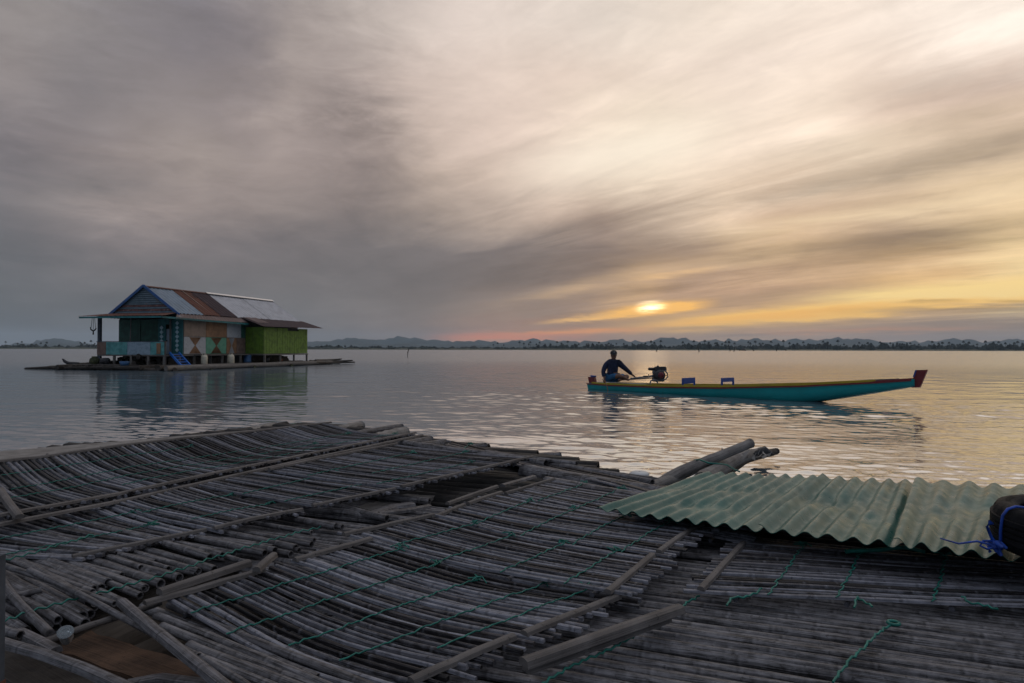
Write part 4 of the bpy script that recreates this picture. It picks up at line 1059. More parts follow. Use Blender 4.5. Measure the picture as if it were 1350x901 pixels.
# ------------------------------------------------------------------ bamboo raft in the foreground
E1 = Vector((.93, -.36, 0)).normalized(); E2 = Vector((.36, .93, 0)).normalized()
O0 = P(850, 775, .2); O0.z = 0
def Q(t, r_, z): v = O0 + E1 * t + E2 * r_; v.z = z; return v
def inter(pts, x):
    if x <= pts[0][0]: return pts[0][1]
    for (a, ya), (b, yb) in zip(pts, pts[1:]):
        if x <= b: return ya + (yb - ya) * (x - a) / (b - a)
    return pts[-1][1]
def culm_mesh(mb, a, b, rad, r, n=9, bow=.012, seg=None, taper=.9, ring=.33, zb=0.):
    """one bamboo stem with swollen nodes and a hollow cut end"""
    a = Vector(a); b = Vector(b); d = b - a; L = d.length
    side = d.cross(Vector((0, 0, 1))).normalized(); ph = r.uniform(0, 6); bo = r.uniform(-bow, bow); bz = r.uniform(-bow, bow) * .6
    pts = []; rr = []; x = -r.uniform(0, ring)
    xs = [0.]
    while x < L:
        for dx in (-.022, 0, .022):
            if .03 < x + dx < L - .03: xs.append(x + dx)
        x += ring * r.uniform(.85, 1.15)
    xs.append(L); xs.sort()
    marks = set()
    for i, xx in enumerate(xs):
        f = xx / L
        pts.append(a + d * f + side * (bo * math.sin(math.pi * f) * 2 + .004 * math.sin(7 * f + ph)) + Vector((0, 0, bz * math.sin(math.pi * f) * 2 + zb * math.sin(math.pi * f))))
        k = 1.
        if 0 < i < len(xs) - 1 and xs[i] - xs[i - 1] < .03 and xs[i + 1] - xs[i] < .03: k = 1.05
        rr.append(rad * (1 - (1 - taper) * f) * k * (1 + .04 * math.sin(3.1 * xx + ph)))
    mb.tube(pts, rr, n, cap=False)
    for p0, p1, q in ((pts[0], pts[1], rr[0]), (pts[-1], pts[-2], rr[-1])):   # cut ends: rim, inner wall, septum
        ax = (p1 - p0).normalized(); sd_ = ax.cross(Vector((0, 0, 1))).normalized(); up = sd_.cross(ax)
        ring_ = lambda k, w: [p0 + ax * w + (sd_ * math.cos(2 * math.pi * j / n) + up * math.sin(2 * math.pi * j / n)) * q * k for j in range(n)]
        mb.grid([ring_(1., 0), ring_(.76, .0), ring_(.72, .05), ring_(.02, .05)], True, sm=False)
        mb.grid([ring_(1., 0), ring_(.76, .0), ring_(.72, .05), ring_(.02, .05)], True, sm=False, flip=True) if False else None
raft = thing('bamboo_raft', 'wide weathered bamboo raft filling the foreground, round stems laid side by side under mats', 'raft', tuple(Q(-2, 1, 0)))
RE = [(-1.7, 4.6), (1.70, 4.6), (1.85, -.15), (2.68, -.35), (3.3, -1.0), (3.83, -1.65), (4.15, -2.63), (5.78, -6.1), (6.0, -6.2)]
LE = [(-1.9, -1.25), (-.6, -1.35), (-.5, -3.2), (.1, -7.4), (1.6, -7.4), (5.78, -6.3), (6.0, -6.3)]
def build_raft():
    r = random.Random(21); row = -1.72
    while row < 5.7:
        pitch = .048 if row < 1.35 else .15
        t0 = inter(LE, row) + r.uniform(-.12, .12); t1 = inter(RE, row) + r.uniform(-.16, .10)
        if t1 - t0 > .8:
            mb = MB(); rad = pitch * .5 * r.uniform(.72, 1.12); sk = r.uniform(-.009, .009)
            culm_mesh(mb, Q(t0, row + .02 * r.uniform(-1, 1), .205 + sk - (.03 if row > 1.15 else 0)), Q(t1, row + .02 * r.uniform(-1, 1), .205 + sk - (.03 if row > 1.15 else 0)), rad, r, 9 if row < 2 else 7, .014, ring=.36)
            o = mb.build('culm', M['culm'] if row < 1.15 else M['shaded_culm'], raft)
            
        row += pitch * r.uniform(.95, 1.04)
build_raft()
def build_float():
    r = random.Random(22)
    fl = thing('float_logs', 'thick dark wet logs lying crosswise in the water under the foreground bamboo raft', 'logs', tuple(Q(-2, 1, 0)))
    t = -7.3
    while t < 4.6:
        # far end follows the outline of the raft
        best = 5.9
        for i in range(240):
            rr_ = -1.6 + i * .032
            if inter(RE, rr_) < t: best = rr_; break
        else: best = 5.8
        if t > -.3: best = 1.75
        r1 = best + r.uniform(-.15, .38 if t < -1.5 else 0.)
        mb = MB(); rad = r.uniform(.085, .12); n = 8
        mb.tube([Q(t + .02 * r.uniform(-1, 1), -1.8 + (r1 + 1.8) * k / n, .06 + .012 * r.uniform(-1, 1)) for k in range(n + 1)], [rad * r.uniform(.9, 1.1) * (.85 if k == n else 1) for k in range(n + 1)], 9)
        mb.build('log', M['log'], fl); t += .27 * r.uniform(.9, 1.1)
build_float()
def tubepx(name, pts, rad, mat, lab, cat, group=None, n=9, taper=.85, kind='culm', bow=.004, ring=.3):
    """stem or log through photo points (px, py, z)"""
    r = random.Random(int(pts[0][0] * 7 + pts[0][1])); W_ = [P(*p) for p in pts]
    mb = MB()
    if kind == 'culm' and len(W_) == 2: culm_mesh(mb, W_[0], W_[1], rad, r, n, bow, taper=taper, ring=ring)
    else:
        # smooth polyline
        out = []
        for i in range(len(W_) - 1):
            for k in range(5):
                f = k / 5; p0 = W_[max(0, i - 1)]; p1 = W_[i]; p2 = W_[i + 1]; p3 = W_[min(len(W_) - 1, i + 2)]
                out.append(.5 * ((2 * p1) + (p2 - p0) * f + (2 * p0 - 5 * p1 + 4 * p2 - p3) * f * f + (3 * p1 - p0 - 3 * p2 + p3) * f ** 3))
        out.append(W_[-1])
        mb.tube(out, [rad * (1 - (1 - taper) * k / len(out)) * r.uniform(.93, 1.07) for k in range(len(out))], n)
    o = mb.build(name, M[mat], loc=W_[0]); tag(o, lab, cat, group); return o
def slatstrip(mb, pts, w, h, up=Vector((0, 0, 1)), wf=None):
    """split bamboo: a shallow arched strip along pts"""
    rows = []; k = len(pts)
    for i, p in enumerate(pts):
        d = (pts[min(k - 1, i + 1)] - pts[max(0, i - 1)]).normalized(); s_ = d.cross(up).normalized(); u = s_.cross(d)
        ww = w * (wf[i] if wf else 1)
        rows.append([p - s_ * ww / 2 - u * h * .75, p - s_ * ww * .40 + u * h * .35, p - s_ * ww * .14 + u * h * .62, p + s_ * ww * .14 + u * h * .62, p + s_ * ww * .40 + u * h * .35, p + s_ * ww / 2 - u * h * .75])
    b, n = mb.grid(rows, True, sm=False)
    for j in (0,): 
        mb.f.append(tuple(b + q for q in range(n))); mb.uv.append([(0, 0)] * n); mb.sm.append(False); mb.mi.append(0)
        mb.f.append(tuple(b + (k - 1) * n + q for q in reversed(range(n)))); mb.uv.append([(0, 0)] * n); mb.sm.append(False); mb.mi.append(0)
def mat_(S0, S1, E0_, E1_, pitch, label, sag=.06, hump=0., battens=((.03, 1),), twines=(.25, .5, .75), seed=0, mat='mat_slat', wmul=.66, jag=.03, th=.016, ripple=.02, bw_=.035, tr=.0034, tw_rng=None, warp=None):
    """a mat of split bamboo slats running from edge S to edge E; corners are world points"""
    r = random.Random(seed)
    o = thing('bamboo_mat', label, 'mat', tuple((S0 + E1_) / 2), 'split bamboo mats laid over the raft')
    n = max(4, int(((S1 - S0).length + (E1_ - E0_).length) / 2 / (pitch * .86))); pitch *= .84; sag *= .52; seg = 12
    def pt(s, t, jit=0.):
        p = S0.lerp(S1, s).lerp(E0_.lerp(E1_, s), t)
        z = -sag * math.sin(math.pi * min(1, max(0, t))) ** 1.3 + hump * math.sin(math.pi * s)
        z += ripple * noise.noise(Vector((p.x * .9, p.y * .9, seed * 3.1))) + .25 * ripple * noise.noise(Vector((s * 40, t * 2, seed)))
        if warp: 
            v = warp(s, t); p = p + v
        return p + Vector((0, 0, z))
    mb = MB(); sp = []
    for i in range(n):
        s = (i + .5) / n + r.uniform(-.12, .12) / n
        t0 = -r.uniform(0, jag) + (r.random() < .08) * r.uniform(0, .05); t1 = 1 + r.uniform(-jag * .5, jag)
        w = pitch * wmul * r.uniform(.62, 1.22); lift = r.uniform(-.004, .006); tl = r.uniform(-.25, .25) / n
        ph = r.uniform(0, 6)
        if r.random() < .05 : t1 -= r.uniform(.05, .25)
        L = [pt(s + tl * (k / seg - .5) + .10 / n * math.sin(ph + 5 * k / seg), t0 + (t1 - t0) * k / seg) + Vector((0, 0, lift + .002 * math.sin(ph * 3 + k))) for k in range(seg + 1)]
        slatstrip(mb, L, w, th * r.uniform(.8, 1.3), wf=[1 - .12 * abs(math.sin(ph + k * .9)) for k in range(seg + 1)])
    mb.build('slat_panel', M[mat], o)
    # thin under-slats across, seen in the gaps
    for t in (.12, .38, .62, .88):
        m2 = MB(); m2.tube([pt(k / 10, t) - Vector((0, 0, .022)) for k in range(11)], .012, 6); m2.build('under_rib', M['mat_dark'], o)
    for b in battens:
        t, side = b[0], b[1]; s0, s1 = (b[2], b[3]) if len(b) > 3 else (-.01, 1.01)
        m2 = MB(); K = 8
        L = [pt(s0 + (s1 - s0) * k / K, t) + Vector((0, 0, .016 * side)) for k in range(K + 1)]
        slatstrip(m2, L, bw_, .014); m2.build('batten', M['batten'], o)
    for k_, tw in enumerate(twines):
        t, s0, s1 = tw if isinstance(tw, tuple) else (tw, 0, 1)
        m2 = MB(); cnt = max(6, int(n * (s1 - s0))) * 2; pts = []
        for k in range(cnt + 1):
            s = s0 + (s1 - s0) * k / cnt
            pts.append(pt(s, t + .012 * math.sin(k * 1.3) * .3 + .006 * noise.noise(Vector((s * 6, t, seed)))) + Vector((0, 0, .0125 + (.004 if k % 2 else -.003))) + E1 * (.004 if k % 2 else -.004))
        m2.tube(pts, tr, 5)
        # knot and loose end
        kp = pts[-1]
        for q in range(5):
            c = kp + Vector((r.uniform(-.012, .012), r.uniform(-.012, .012), .004 * q)); m2.tube([c, c + Vector((r.uniform(-.03, .03), r.uniform(-.03, .03), .008)), c + Vector((r.uniform(-.05, .05), r.uniform(-.04, .04), -.006))], tr, 4)
        m2.build('twine', M['twine'], o)
    return o
def lp(a, b, f): return a + (b - a) * f
# A: long curved mat at the far left
S1 = P(430, 558.5, .40); S0 = P(60, 600.5, .47); E1p = P(547, 573.5, .36); E0p = P(140, 658, .38)
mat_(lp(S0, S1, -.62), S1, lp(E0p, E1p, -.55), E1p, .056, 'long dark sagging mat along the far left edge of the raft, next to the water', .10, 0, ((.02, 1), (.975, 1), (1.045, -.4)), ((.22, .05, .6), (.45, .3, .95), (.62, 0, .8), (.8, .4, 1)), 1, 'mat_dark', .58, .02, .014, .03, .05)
# B1, B2: below mat A
a0 = P(-60, 704, .33); a1 = P(140, 664, .345); b0 = P(100, 737.5, .31); b1 = P(272, 703.5, .31)
mat_(lp(a0, a1, -.3), a1, b0, b1, .048, 'mat at the left with its batten edge ending over bare round stems', .03, 0, ((.965, 1, .02, 1.03),), ((.3, 0, 1), (.62, 0, .9)), 2, 'mat_slat', .65, .025, .011, .015, .034)
a0 = P(140, 664, .355); a1 = P(262, 640.5, .36); b0 = P(288, 701, .325); b1 = P(402, 675, .325)
mat_(a0, a1, b0, b1, .047, 'short mat between the left mat and the broken gap, batten along its near edge', .02, .01, ((.965, 1, 0, 1.02),), ((.35, 0, 1), (.7, .1, 1)), 3, 'mat_slat', .65, .02, .011, .015, .034)
# B3 lower and upper
a0 = P(262, 640.5, .37); a1 = P(372, 617, .375); b0 = P(418, 670, .345); b1 = P(556, 641, .345)
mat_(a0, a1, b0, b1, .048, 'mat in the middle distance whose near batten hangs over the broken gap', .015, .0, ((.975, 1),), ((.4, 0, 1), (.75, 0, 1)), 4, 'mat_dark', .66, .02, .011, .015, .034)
a0 = P(355, 620.5, .41); a1 = P(520, 586, .40); b0 = P(536, 644, .37); b1 = P(706, 605.5, .36)
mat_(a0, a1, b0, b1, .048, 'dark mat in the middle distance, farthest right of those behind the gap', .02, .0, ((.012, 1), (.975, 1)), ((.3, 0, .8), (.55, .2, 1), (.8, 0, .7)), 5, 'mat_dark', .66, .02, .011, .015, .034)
# D: under the left tip of the iron sheet
a0 = P(664, 652, .33); a1 = P(727, 634, .33); b0 = P(985, 719, .30); b1 = P(1010, 668, .31)
mat_(a0, a1, b0, b1, .046, 'narrow mat running under the tip of the green iron sheet', .015, 0, ((.012, 1),), ((.18, 0, 1), (.36, 0, 1), (.55, 0, 1), (.75, 0, 1)), 6, 'mat_slat', .65, .02, .010, .012, .03)
# C2b, C2a
a0 = P(570, 683, .34); a1 = P(650, 653, .34); b0 = P(882, 741, .31); b1 = P(943, 699, .31)
mat_(a0, a1, b0, b1, .044, 'mat in the middle of the raft between the broken gap and the iron sheet', .03, .01, ((.012, 1, 0, .45), (.015, 1, .5, 1.1), (.945, 1, .1, 1.02)), ((.2, 0, 1), (.42, 0, 1), (.64, 0, 1), (.83, .0, 1)), 7, 'mat_slat', .65, .03, .010, .015, .036)
a0 = P(452, 705, .36); a1 = P(574, 680, .355); b0 = P(838, 789, .31); b1 = P(884, 741, .315)
mat_(a0, a1, b0, b1, .044, 'sagging mat in the centre of the raft, its long batten pointing at the iron sheet', .06, .0, ((.012, 1, -.02, .95), (.93, 1, -.05, 1.05)), ((.2, 0, 1), (.4, 0, .9), (.6, 0, 1), (.8, 0, 1)), 8, 'mat_slat', .65, .035, .010, .015, .038)
# C1 big near mat
a0 = P(214, 787, .345); a1 = P(480, 714, .35); b0 = P(520, 928, .27); b1 = P(846, 787, .29)
mat_(lp(a0, a1, .0), a1, b0, b1, .044, 'large curved mat in the centre foreground, two battens on its right edge', .075, .0, ((.02, 1, -.08, .42), (.015, 1, .58, 1.02), (.945, 1, .1, .47), (.955, 1, .50, 1.03)), ((.16, 0, 1), (.34, .0, .95), (.52, .08, .9), (.70, .1, 1), (.84, .3, 1)), 9, 'mat_slat', .66, .04, .011, .02, .042, .0036)
# E right
a0 = P(903, 781, .30); a1 = P(967, 716, .30); b0 = P(1480, 803, .28); b1 = P(1480, 752, .30)
mat_(a0, a1, b0, b1, .046, 'mat on the right just in front of the green iron sheet', .012, 0, ((.035, 1, .02, .95),), ((.20, 0, 1), (.36, 0, 1), (.58, 0, 1)), 10, 'mat_slat', .66, .02, .011, .01, .036)
# C-strip of slats in the gap between the far mats and the iron sheet
a0 = P(585, 592, .30); a1 = P(600, 583, .28); b0 = P(905, 660, .30); b1 = P(895, 648, .28)
mat_(a0, a1, b0, b1, .07, 'narrow strip of long slats along the raft edge beside the water', .0, 0, (), ((.1, 0, 1),), 11, 'mat_slat', .8, .05, .012, .03, .03)

# round stems lying loose over the left corner (photo points)
SC = 'loose bamboo stems at the near left corner'
def stem(x0, y0, x1, y1, rad, lab, z0=.30, z1=.28, mat='culm_pale', grp=SC, **k):
    return tubepx('bamboo_pole', [(x0, y0, z0), (x1, y1, z1)], rad, mat, lab, 'bamboo stem', grp, **k)
def left_deck():
    deck = thing('stem_bundle', 'rows of thick bamboo stems bound by green twine under the left mats', 'bamboo bundle', tuple(P(150, 760, .25)))
    r = random.Random(77)
    # parallel stems running down to the right, their cut ends in a staggered line
    specs = []
    EL = [(0, 62, 842), (.13, 122, 812), (.25, 150, 796), (.4, 186, 782), (.55, 232, 762), (.72, 300, 745), (.86, 368, 735), (1, 470, 712)]
    N = 66
    for i in range(N):
        f = i / (N - 1)
        for (fa, xa, ya), (fb, xb, yb) in zip(EL, EL[1:]):
            if f <= fb: g = (f - fa) / (fb - fa); x = xa + (xb - xa) * g; y = ya + (yb - ya) * g; break
        e = P(x + r.uniform(-38, 10), y + r.uniform(-22, 6), .27 + r.uniform(-.016, .022))
        d = Vector((.80 + .10 * f, -.60 + .14 * f, 0)).normalized()
        L = 2.3 + r.uniform(-.15, .1)
        s_ = e - d * L; s_.z = .27 + r.uniform(-.01, .01)
        mb = MB(); culm_mesh(mb, s_, e, (.0175 * r.uniform(.7, 1.3)), r, 9, .02, ring=.3, taper=1.08); mb.build('culm', M['culm_pale'] if r.random() < .35 else M['culm'], deck)
    for tw in ([(-12, 822), (20, 814), (60, 800), (110, 787), (160, 774), (220, 757), (280, 736), (340, 717), (400, 700), (428, 694)], [(-20, 745), (30, 733), (80, 718), (130, 703)]):
        pts = []
        W_ = [P(x, y, .325) for x, y in tw]
        for a, b in zip(W_, W_[1:]):
            n = max(4, int((b - a).length / .028))
            for k in range(n): pts.append(a.lerp(b, k / n) + Vector((0, 0, .006 * (1 if len(pts) % 2 else -1))) + E1 * (.006 * math.sin(len(pts) * .9)))
        mb = MB(); mb.tube(pts, .0042, 5); mb.build('twine', M['twine'], deck)
left_deck()
stem(-40, 730, 152, 796, .015, 'slim stem lying on the bundle at the left, ending above the brown plank', .335, .33, 'culm')
stem(40, 752, 262, 866, .0145, 'long pale stem crossing the left corner down to the brown plank', .35, .33)
stem(262, 864, 330, 905, .014, 'pale stem end below the long crossing stem at the bottom edge', .325, .28)
tubepx('bamboo_pole', [(-8, 754, .31), (22, 792, .32), (66, 836, .32)], .020, 'culm_pale', 'short thick stem with a cut end beside the plastic cup', 'bamboo stem', SC)
stem(-20, 768, 76, 818, .020, 'short thick stem right behind the one by the plastic cup', .29, .29)
stem(-20, 800, 36, 832, .021, 'thick stem stub low at the left frame edge', .28, .28, 'culm')
stem(6, 788, 54, 778, .015, 'short thin stem lying crosswise on the left stems', .31, .31, 'culm')
stem(-20, 822, 26, 838, .020, 'pale stem stub at the left frame edge, below the others', .33, .33)
tubepx('bamboo_pole', [(60, 846, .30), (110, 828, .31), (160, 812, .31), (212, 795, .31)], .014, 'batten', 'thin bent stick lying across behind the brown plank', 'bamboo stem', SC)
def flat(name, pts, w, h, mat, lab, cat, grp=None):
    W_ = [P(*p) for p in pts]; mb = MB()
    out = []
    for a, b in zip(W_, W_[1:]):
        for k in range(5): out.append(a.lerp(b, k / 5))
    out.append(W_[-1]); slatstrip(mb, out, w, h); o = mb.build(name, M[mat], loc=W_[0]); tag(o, lab, cat, grp); return o
flat('split_bamboo', [(160, 792, .36), (205, 830, .37), (245, 862, .36), (300, 906, .33)], .042, .018, 'culm_pale', 'broad split bamboo strip leaning diagonally over the brown plank', 'split bamboo')
flat('split_bamboo', [(-10, 842, .33), (60, 862, .335), (110, 880, .33), (190, 915, .32)], .044, .018, 'culm_pale', 'pale split strip running along the bottom left corner', 'split bamboo')
flat('split_bamboo', [(25, 832, .32), (52, 845, .32), (74, 857, .32)], .048, .016, 'culm_pale', 'short pale split strip between cup and left edge', 'split bamboo')
flat('split_bamboo', [(168, 901, .28), (210, 893, .28), (290, 903, .28)], .05, .016, 'culm_pale', 'split strip at the bottom edge right of the brown plank', 'split bamboo')
CS = 'long stems along the lower edge of the big mat'
for k, (x0, y0, x1, y1, rd, m_, lb) in enumerate(((222, 798, 560, 935, .017, 'culm_pale', 'long pale stem hugging the lower edge of the big central mat'), (205, 812, 500, 935, .018, 'culm', 'dark stem, second below the big central mat'), (215, 826, 470, 925, .018, 'culm', 'dark thick stem, third below the big central mat'), (250, 852, 430, 920, .022, 'culm_pale', 'pale stem at the bottom edge below the dark ones'), (260, 868, 380, 915, .020, 'culm', 'short dark stem in the corner beside the split strip'), (190, 800, 420, 895, .022, 'culm', 'thin dark stem in the shade under the big mat'))):
    stem(x0, y0, x1, y1, rd, lb, .29 - .006 * k, .25, m_, CS)
def plank(name, q, z, th, mat, lab, cat, jag=0., seed=1):
    """irregular plank: q = four photo points (loop)"""
    r = random.Random(seed); a, b, c, d = [P(x, y, z) for x, y in q]
    mb = MB(); n = 14; m = 5; top = []; bot = []
    for i in range(n + 1):
        f = i / n; e0 = a.lerp(b, f); e1 = d.lerp(c, f); j0 = r.uniform(-jag, jag); j1 = r.uniform(-jag, jag)
        dd = (e1 - e0)
        row = [e0 + dd * (k / m) + dd * (j0 if k == 0 else (j1 if k == m else 0)) + Vector((0, 0, .006 * noise.noise(Vector((f * 7, k, seed))))) for k in range(m + 1)]
        top.append(row); bot.append([p - Vector((0, 0, th)) for p in row])
    mb.grid(top, sm=False); mb.grid(bot, sm=False, flip=True)
    mb.grid([[x[0], y[0]] for x, y in zip(top, bot)], sm=False, flip=True); mb.grid([[x[-1], y[-1]] for x, y in zip(top, bot)], sm=False)
    mb.grid([[x, y] for x, y in zip(top[0], bot[0])], sm=False); mb.grid([[x, y] for x, y in zip(top[-1], bot[-1])], sm=False, flip=True)
    o = mb.build(name, M[mat], loc=a); tag(o, lab, cat); return o
plank('plank', ((74, 856), (255, 925), (330, 900), (118, 832)), .25, .05, 'brown', 'broken brown wooden plank lying in the bottom left corner', 'plank', .05, 2)
plank('plank', ((-60, 850), (110, 960), (240, 960), (40, 852)), .21, .05, 'log', 'dark plank at the very bottom left under the pale strip', 'plank', .02, 4)
plank('plank', ((-40, 612), (345, 573), (340, 566.5), (-60, 600)), .40, .03, 'logpale', 'long pale brown board along the far left edge of the raft', 'plank', .01, 5)
plank('plank', ((470, 668), (560, 645), (580, 652), (500, 676)), .24, .03, 'logpale', 'grey board lying in the broken gap between the mats', 'plank', .06, 6)
def sheets_in_gap():
    flat('bamboo_strip', [(484, 680, .27), (520, 667, .28), (545, 664, .28)], .10, .015, 'culm_pale', 'wide pale strip in the broken gap between the mats, nearer one', 'bamboo strip')
    flat('bamboo_strip', [(500, 677, .28), (540, 672, .285), (566, 667, .28)], .07, .015, 'culm_pale', 'wide pale strip in the broken gap, beside the mat batten', 'bamboo strip')
    stem(402, 672, 560, 690, .035, 'dark stem lying through the broken gap', .25, .25, 'culm', 'stems in the broken gap')
    stem(430, 665, 510, 684, .03, 'short pale stem in the broken gap', .28, .27, 'culm_pale', 'stems in the broken gap')
    stem(500, 655, 566, 662, .035, 'stem end showing under the far mat in the gap', .27, .26, 'culm', 'stems in the broken gap')
    flat('bamboo_strip', [(662, 640, .30), (690, 632, .30), (704, 628, .30)], .06, .015, 'culm_pale', 'short greyish strip behind the middle mats', 'bamboo strip')
sheets_in_gap()
BT = 'loose battens lying on the mats'
flat('batten', [(690, 873, .33), (790, 838, .335), (897, 801, .33)], .055, .022, 'batten', 'heavy loose batten pointing at the right side, top one of two', 'batten', BT)
flat('batten', [(694, 880, .30), (790, 846, .30), (880, 813, .30)], .05, .022, 'batten', 'loose batten lying half under the heavy one at the front', 'batten', BT)
flat('batten', [(338, 751, .39), (350, 740, .395), (361, 731, .39)], .04, .018, 'batten', 'very short stick lying on the left end of the big mat', 'batten', BT)
flat('batten', [(590, 663.5, .37), (622, 652, .37), (655, 641, .37)], .036, .014, 'batten', 'pale thin batten behind the gap in the middle of the raft', 'batten', BT)
flat('batten', [(0, 645, .45), (12, 663, .44), (26, 681, .42)], .05, .02, 'batten', 'short pale stick lying across the left mat edge', 'batten', BT)
flat('batten', [(210, 780, .375), (270, 760, .38), (328, 741, .38)], .05, .02, 'batten', 'thick loose batten on the left edge of the big mat', 'batten', BT)

# logs and stems at the far edge
FE = 'stem ends at the far edge of the raft'
tubepx('driftwood_log', [(862, 642, .20), (900, 621, .30), (945, 603, .40), (990, 584.5, .50)], .050, 'logpale', 'long pale log jutting over the water, upper one of the tied pair', 'log', None, 12, .9, 'log')
tubepx('driftwood_log', [(800, 662, .22), (880, 634, .24), (930, 612, .28), (960, 603, .30)], .05, 'logpale', 'pale log lying just below the long jutting one', 'log', None, 12, .9, 'log')
tubepx('driftwood_log', [(925, 634, .26), (950, 618, .28), (975, 604, .30), (1003, 596, .24)], .082, 'logpale', 'thick pale splintered log behind the green iron sheet', 'log', None, 12, .6, 'log')
tubepx('driftwood_log', [(960, 622, .12), (985, 606, .14), (1024, 595, .14)], .05, 'log', 'dark flat log whose tip points out over the water', 'log', None, 10, .8, 'log')
def splinters():
    r = random.Random(9); mb = MB()
    c = P(988, 600, .33)
    for k in range(26):
        p = c + Vector((r.uniform(-.30, .22), r.uniform(-.1, .1), r.uniform(-.04, .03))); d = Vector((r.uniform(-.02, .10), r.uniform(-.02, .08), r.uniform(.01, .07)))
        s_ = Vector((r.uniform(-.02, .02), r.uniform(-.02, .02), .012)); mb.face([p - s_, p + s_, p + d]); mb.face([p + s_, p - s_, p + d + Vector((.002, .002, .002))])
    o = mb.build('splinters', M['logpale'], loc=c); tag(o, 'pale torn splinters on top of the thick log', 'splinters')
    mb = MB(); c = P(1002, 597, .34); mb.tube([c + Vector((-.06, 0, -.02)), c, c + Vector((.05, 0, .02)), c + Vector((.12, 0, -.01))], [.02, .045, .05, .02], 7)
    tag(mb.build('bark_scrap', M['black'], loc=c), 'small black scrap sitting on the end of the thick log', 'scrap')
splinters()
def tie_rope():
    pts = [P(915, 607, .36), P(922, 606, .42), P(935, 611, .42), P(948, 611.5, .40), P(958, 613, .36), P(968, 619, .30), P(975, 622, .22)]
    mb = MB(); mb.tube(pts, .008, 6); tag(mb.build('rope', M['twine'], loc=pts[0]), 'dark green rope tying the jutting logs together', 'rope')
tie_rope()
for k, (x0, y0, x1, y1, z, rd, m_, lb) in enumerate((
    (330, 571, 362, 562.5, .18, .075, 'logpale', 'short round log end alone at the far left edge'),
    (425, 574, 476, 561.5, .22, .075, 'logpale', 'brown log end, leftmost of the row at the far edge'),
    (462, 574, 530, 562.5, .26, .045, 'culm_pale', 'thin grey pole poking out at the far edge'),
    (495, 580, 534, 569.5, .22, .085, 'logpale', 'thick brown log end just right of the thin grey pole'),
    (520, 590, 568, 580, .24, .05, 'culm_pale', 'grey pole end beside the corner of the far mat'),
    (540, 594, 587, 586, .20, .072, 'culm_pale', 'rounded grey log end right of the far mat corner'),
    (560, 598, 596, 590.5, .18, .06, 'logpale', 'short log end, last of the close row at the far edge'),
    (588, 596, 640, 588, .22, .04, 'culm_pale', 'slim pole poking out alone right of the close row'),
    (640, 608, 739, 604, .12, .07, 'culm_pale', 'pale smooth pole end sticking out behind the slat strip'))):
    tubepx('log_end' if rd > .055 else 'pole', [(x0, y0, z), ((x0 + x1) / 2, (y0 + y1) / 2 - .4, z), (x1, y1, z)], rd, m_, lb, 'log' if rd > .055 else 'pole', FE, 10, .95, 'log')
for (x0, y0, x1, y1, z, rd, m_, lb) in (
    (690, 622, 890, 655, .26, .075, 'culm', 'long black log running behind the mats towards the iron sheet'),
    (720, 636, 900, 668, .30, .05, 'culm', 'long dark pole directly behind the narrow mat'),
    (520, 584, 720, 612, .30, .05, 'culm', 'dark pole along the far edge of the dark mat'),
    (640, 598, 860, 637, .28, .04, 'culm_pale', 'grey pole at the outer rim of the raft by the water'),
    (590, 593, 760, 612, .32, .03, 'culm', 'thin dark pole on the outer rim of the raft'),
    (780, 622, 868, 634, .26, .03, 'culm_pale', 'short thin pole near the jutting logs at the rim')):
    stem(x0, y0, x1, y1, rd, lb, z, z, m_, 'poles along the outer rim of the raft')
for px, py, w, lb in ((757, 629, .10, 'white foam scrap caught behind the narrow mat'), (843, 625, .16, 'white foam piece between rim poles and jutting logs'), (812, 637, .07, 'small white scrap in the dark gap left of the iron sheet')):
    w *= .6; c = P(px, py, .28); mb = MB(); mb.lathe(c, [(.01, -.03), (w * .8, -.025), (w, 0), (w * .7, .02), (.01, .022)], 7); tag(mb.build('foam_scrap', M['foam'], loc=c), lb, 'foam', 'foam scraps on the raft')

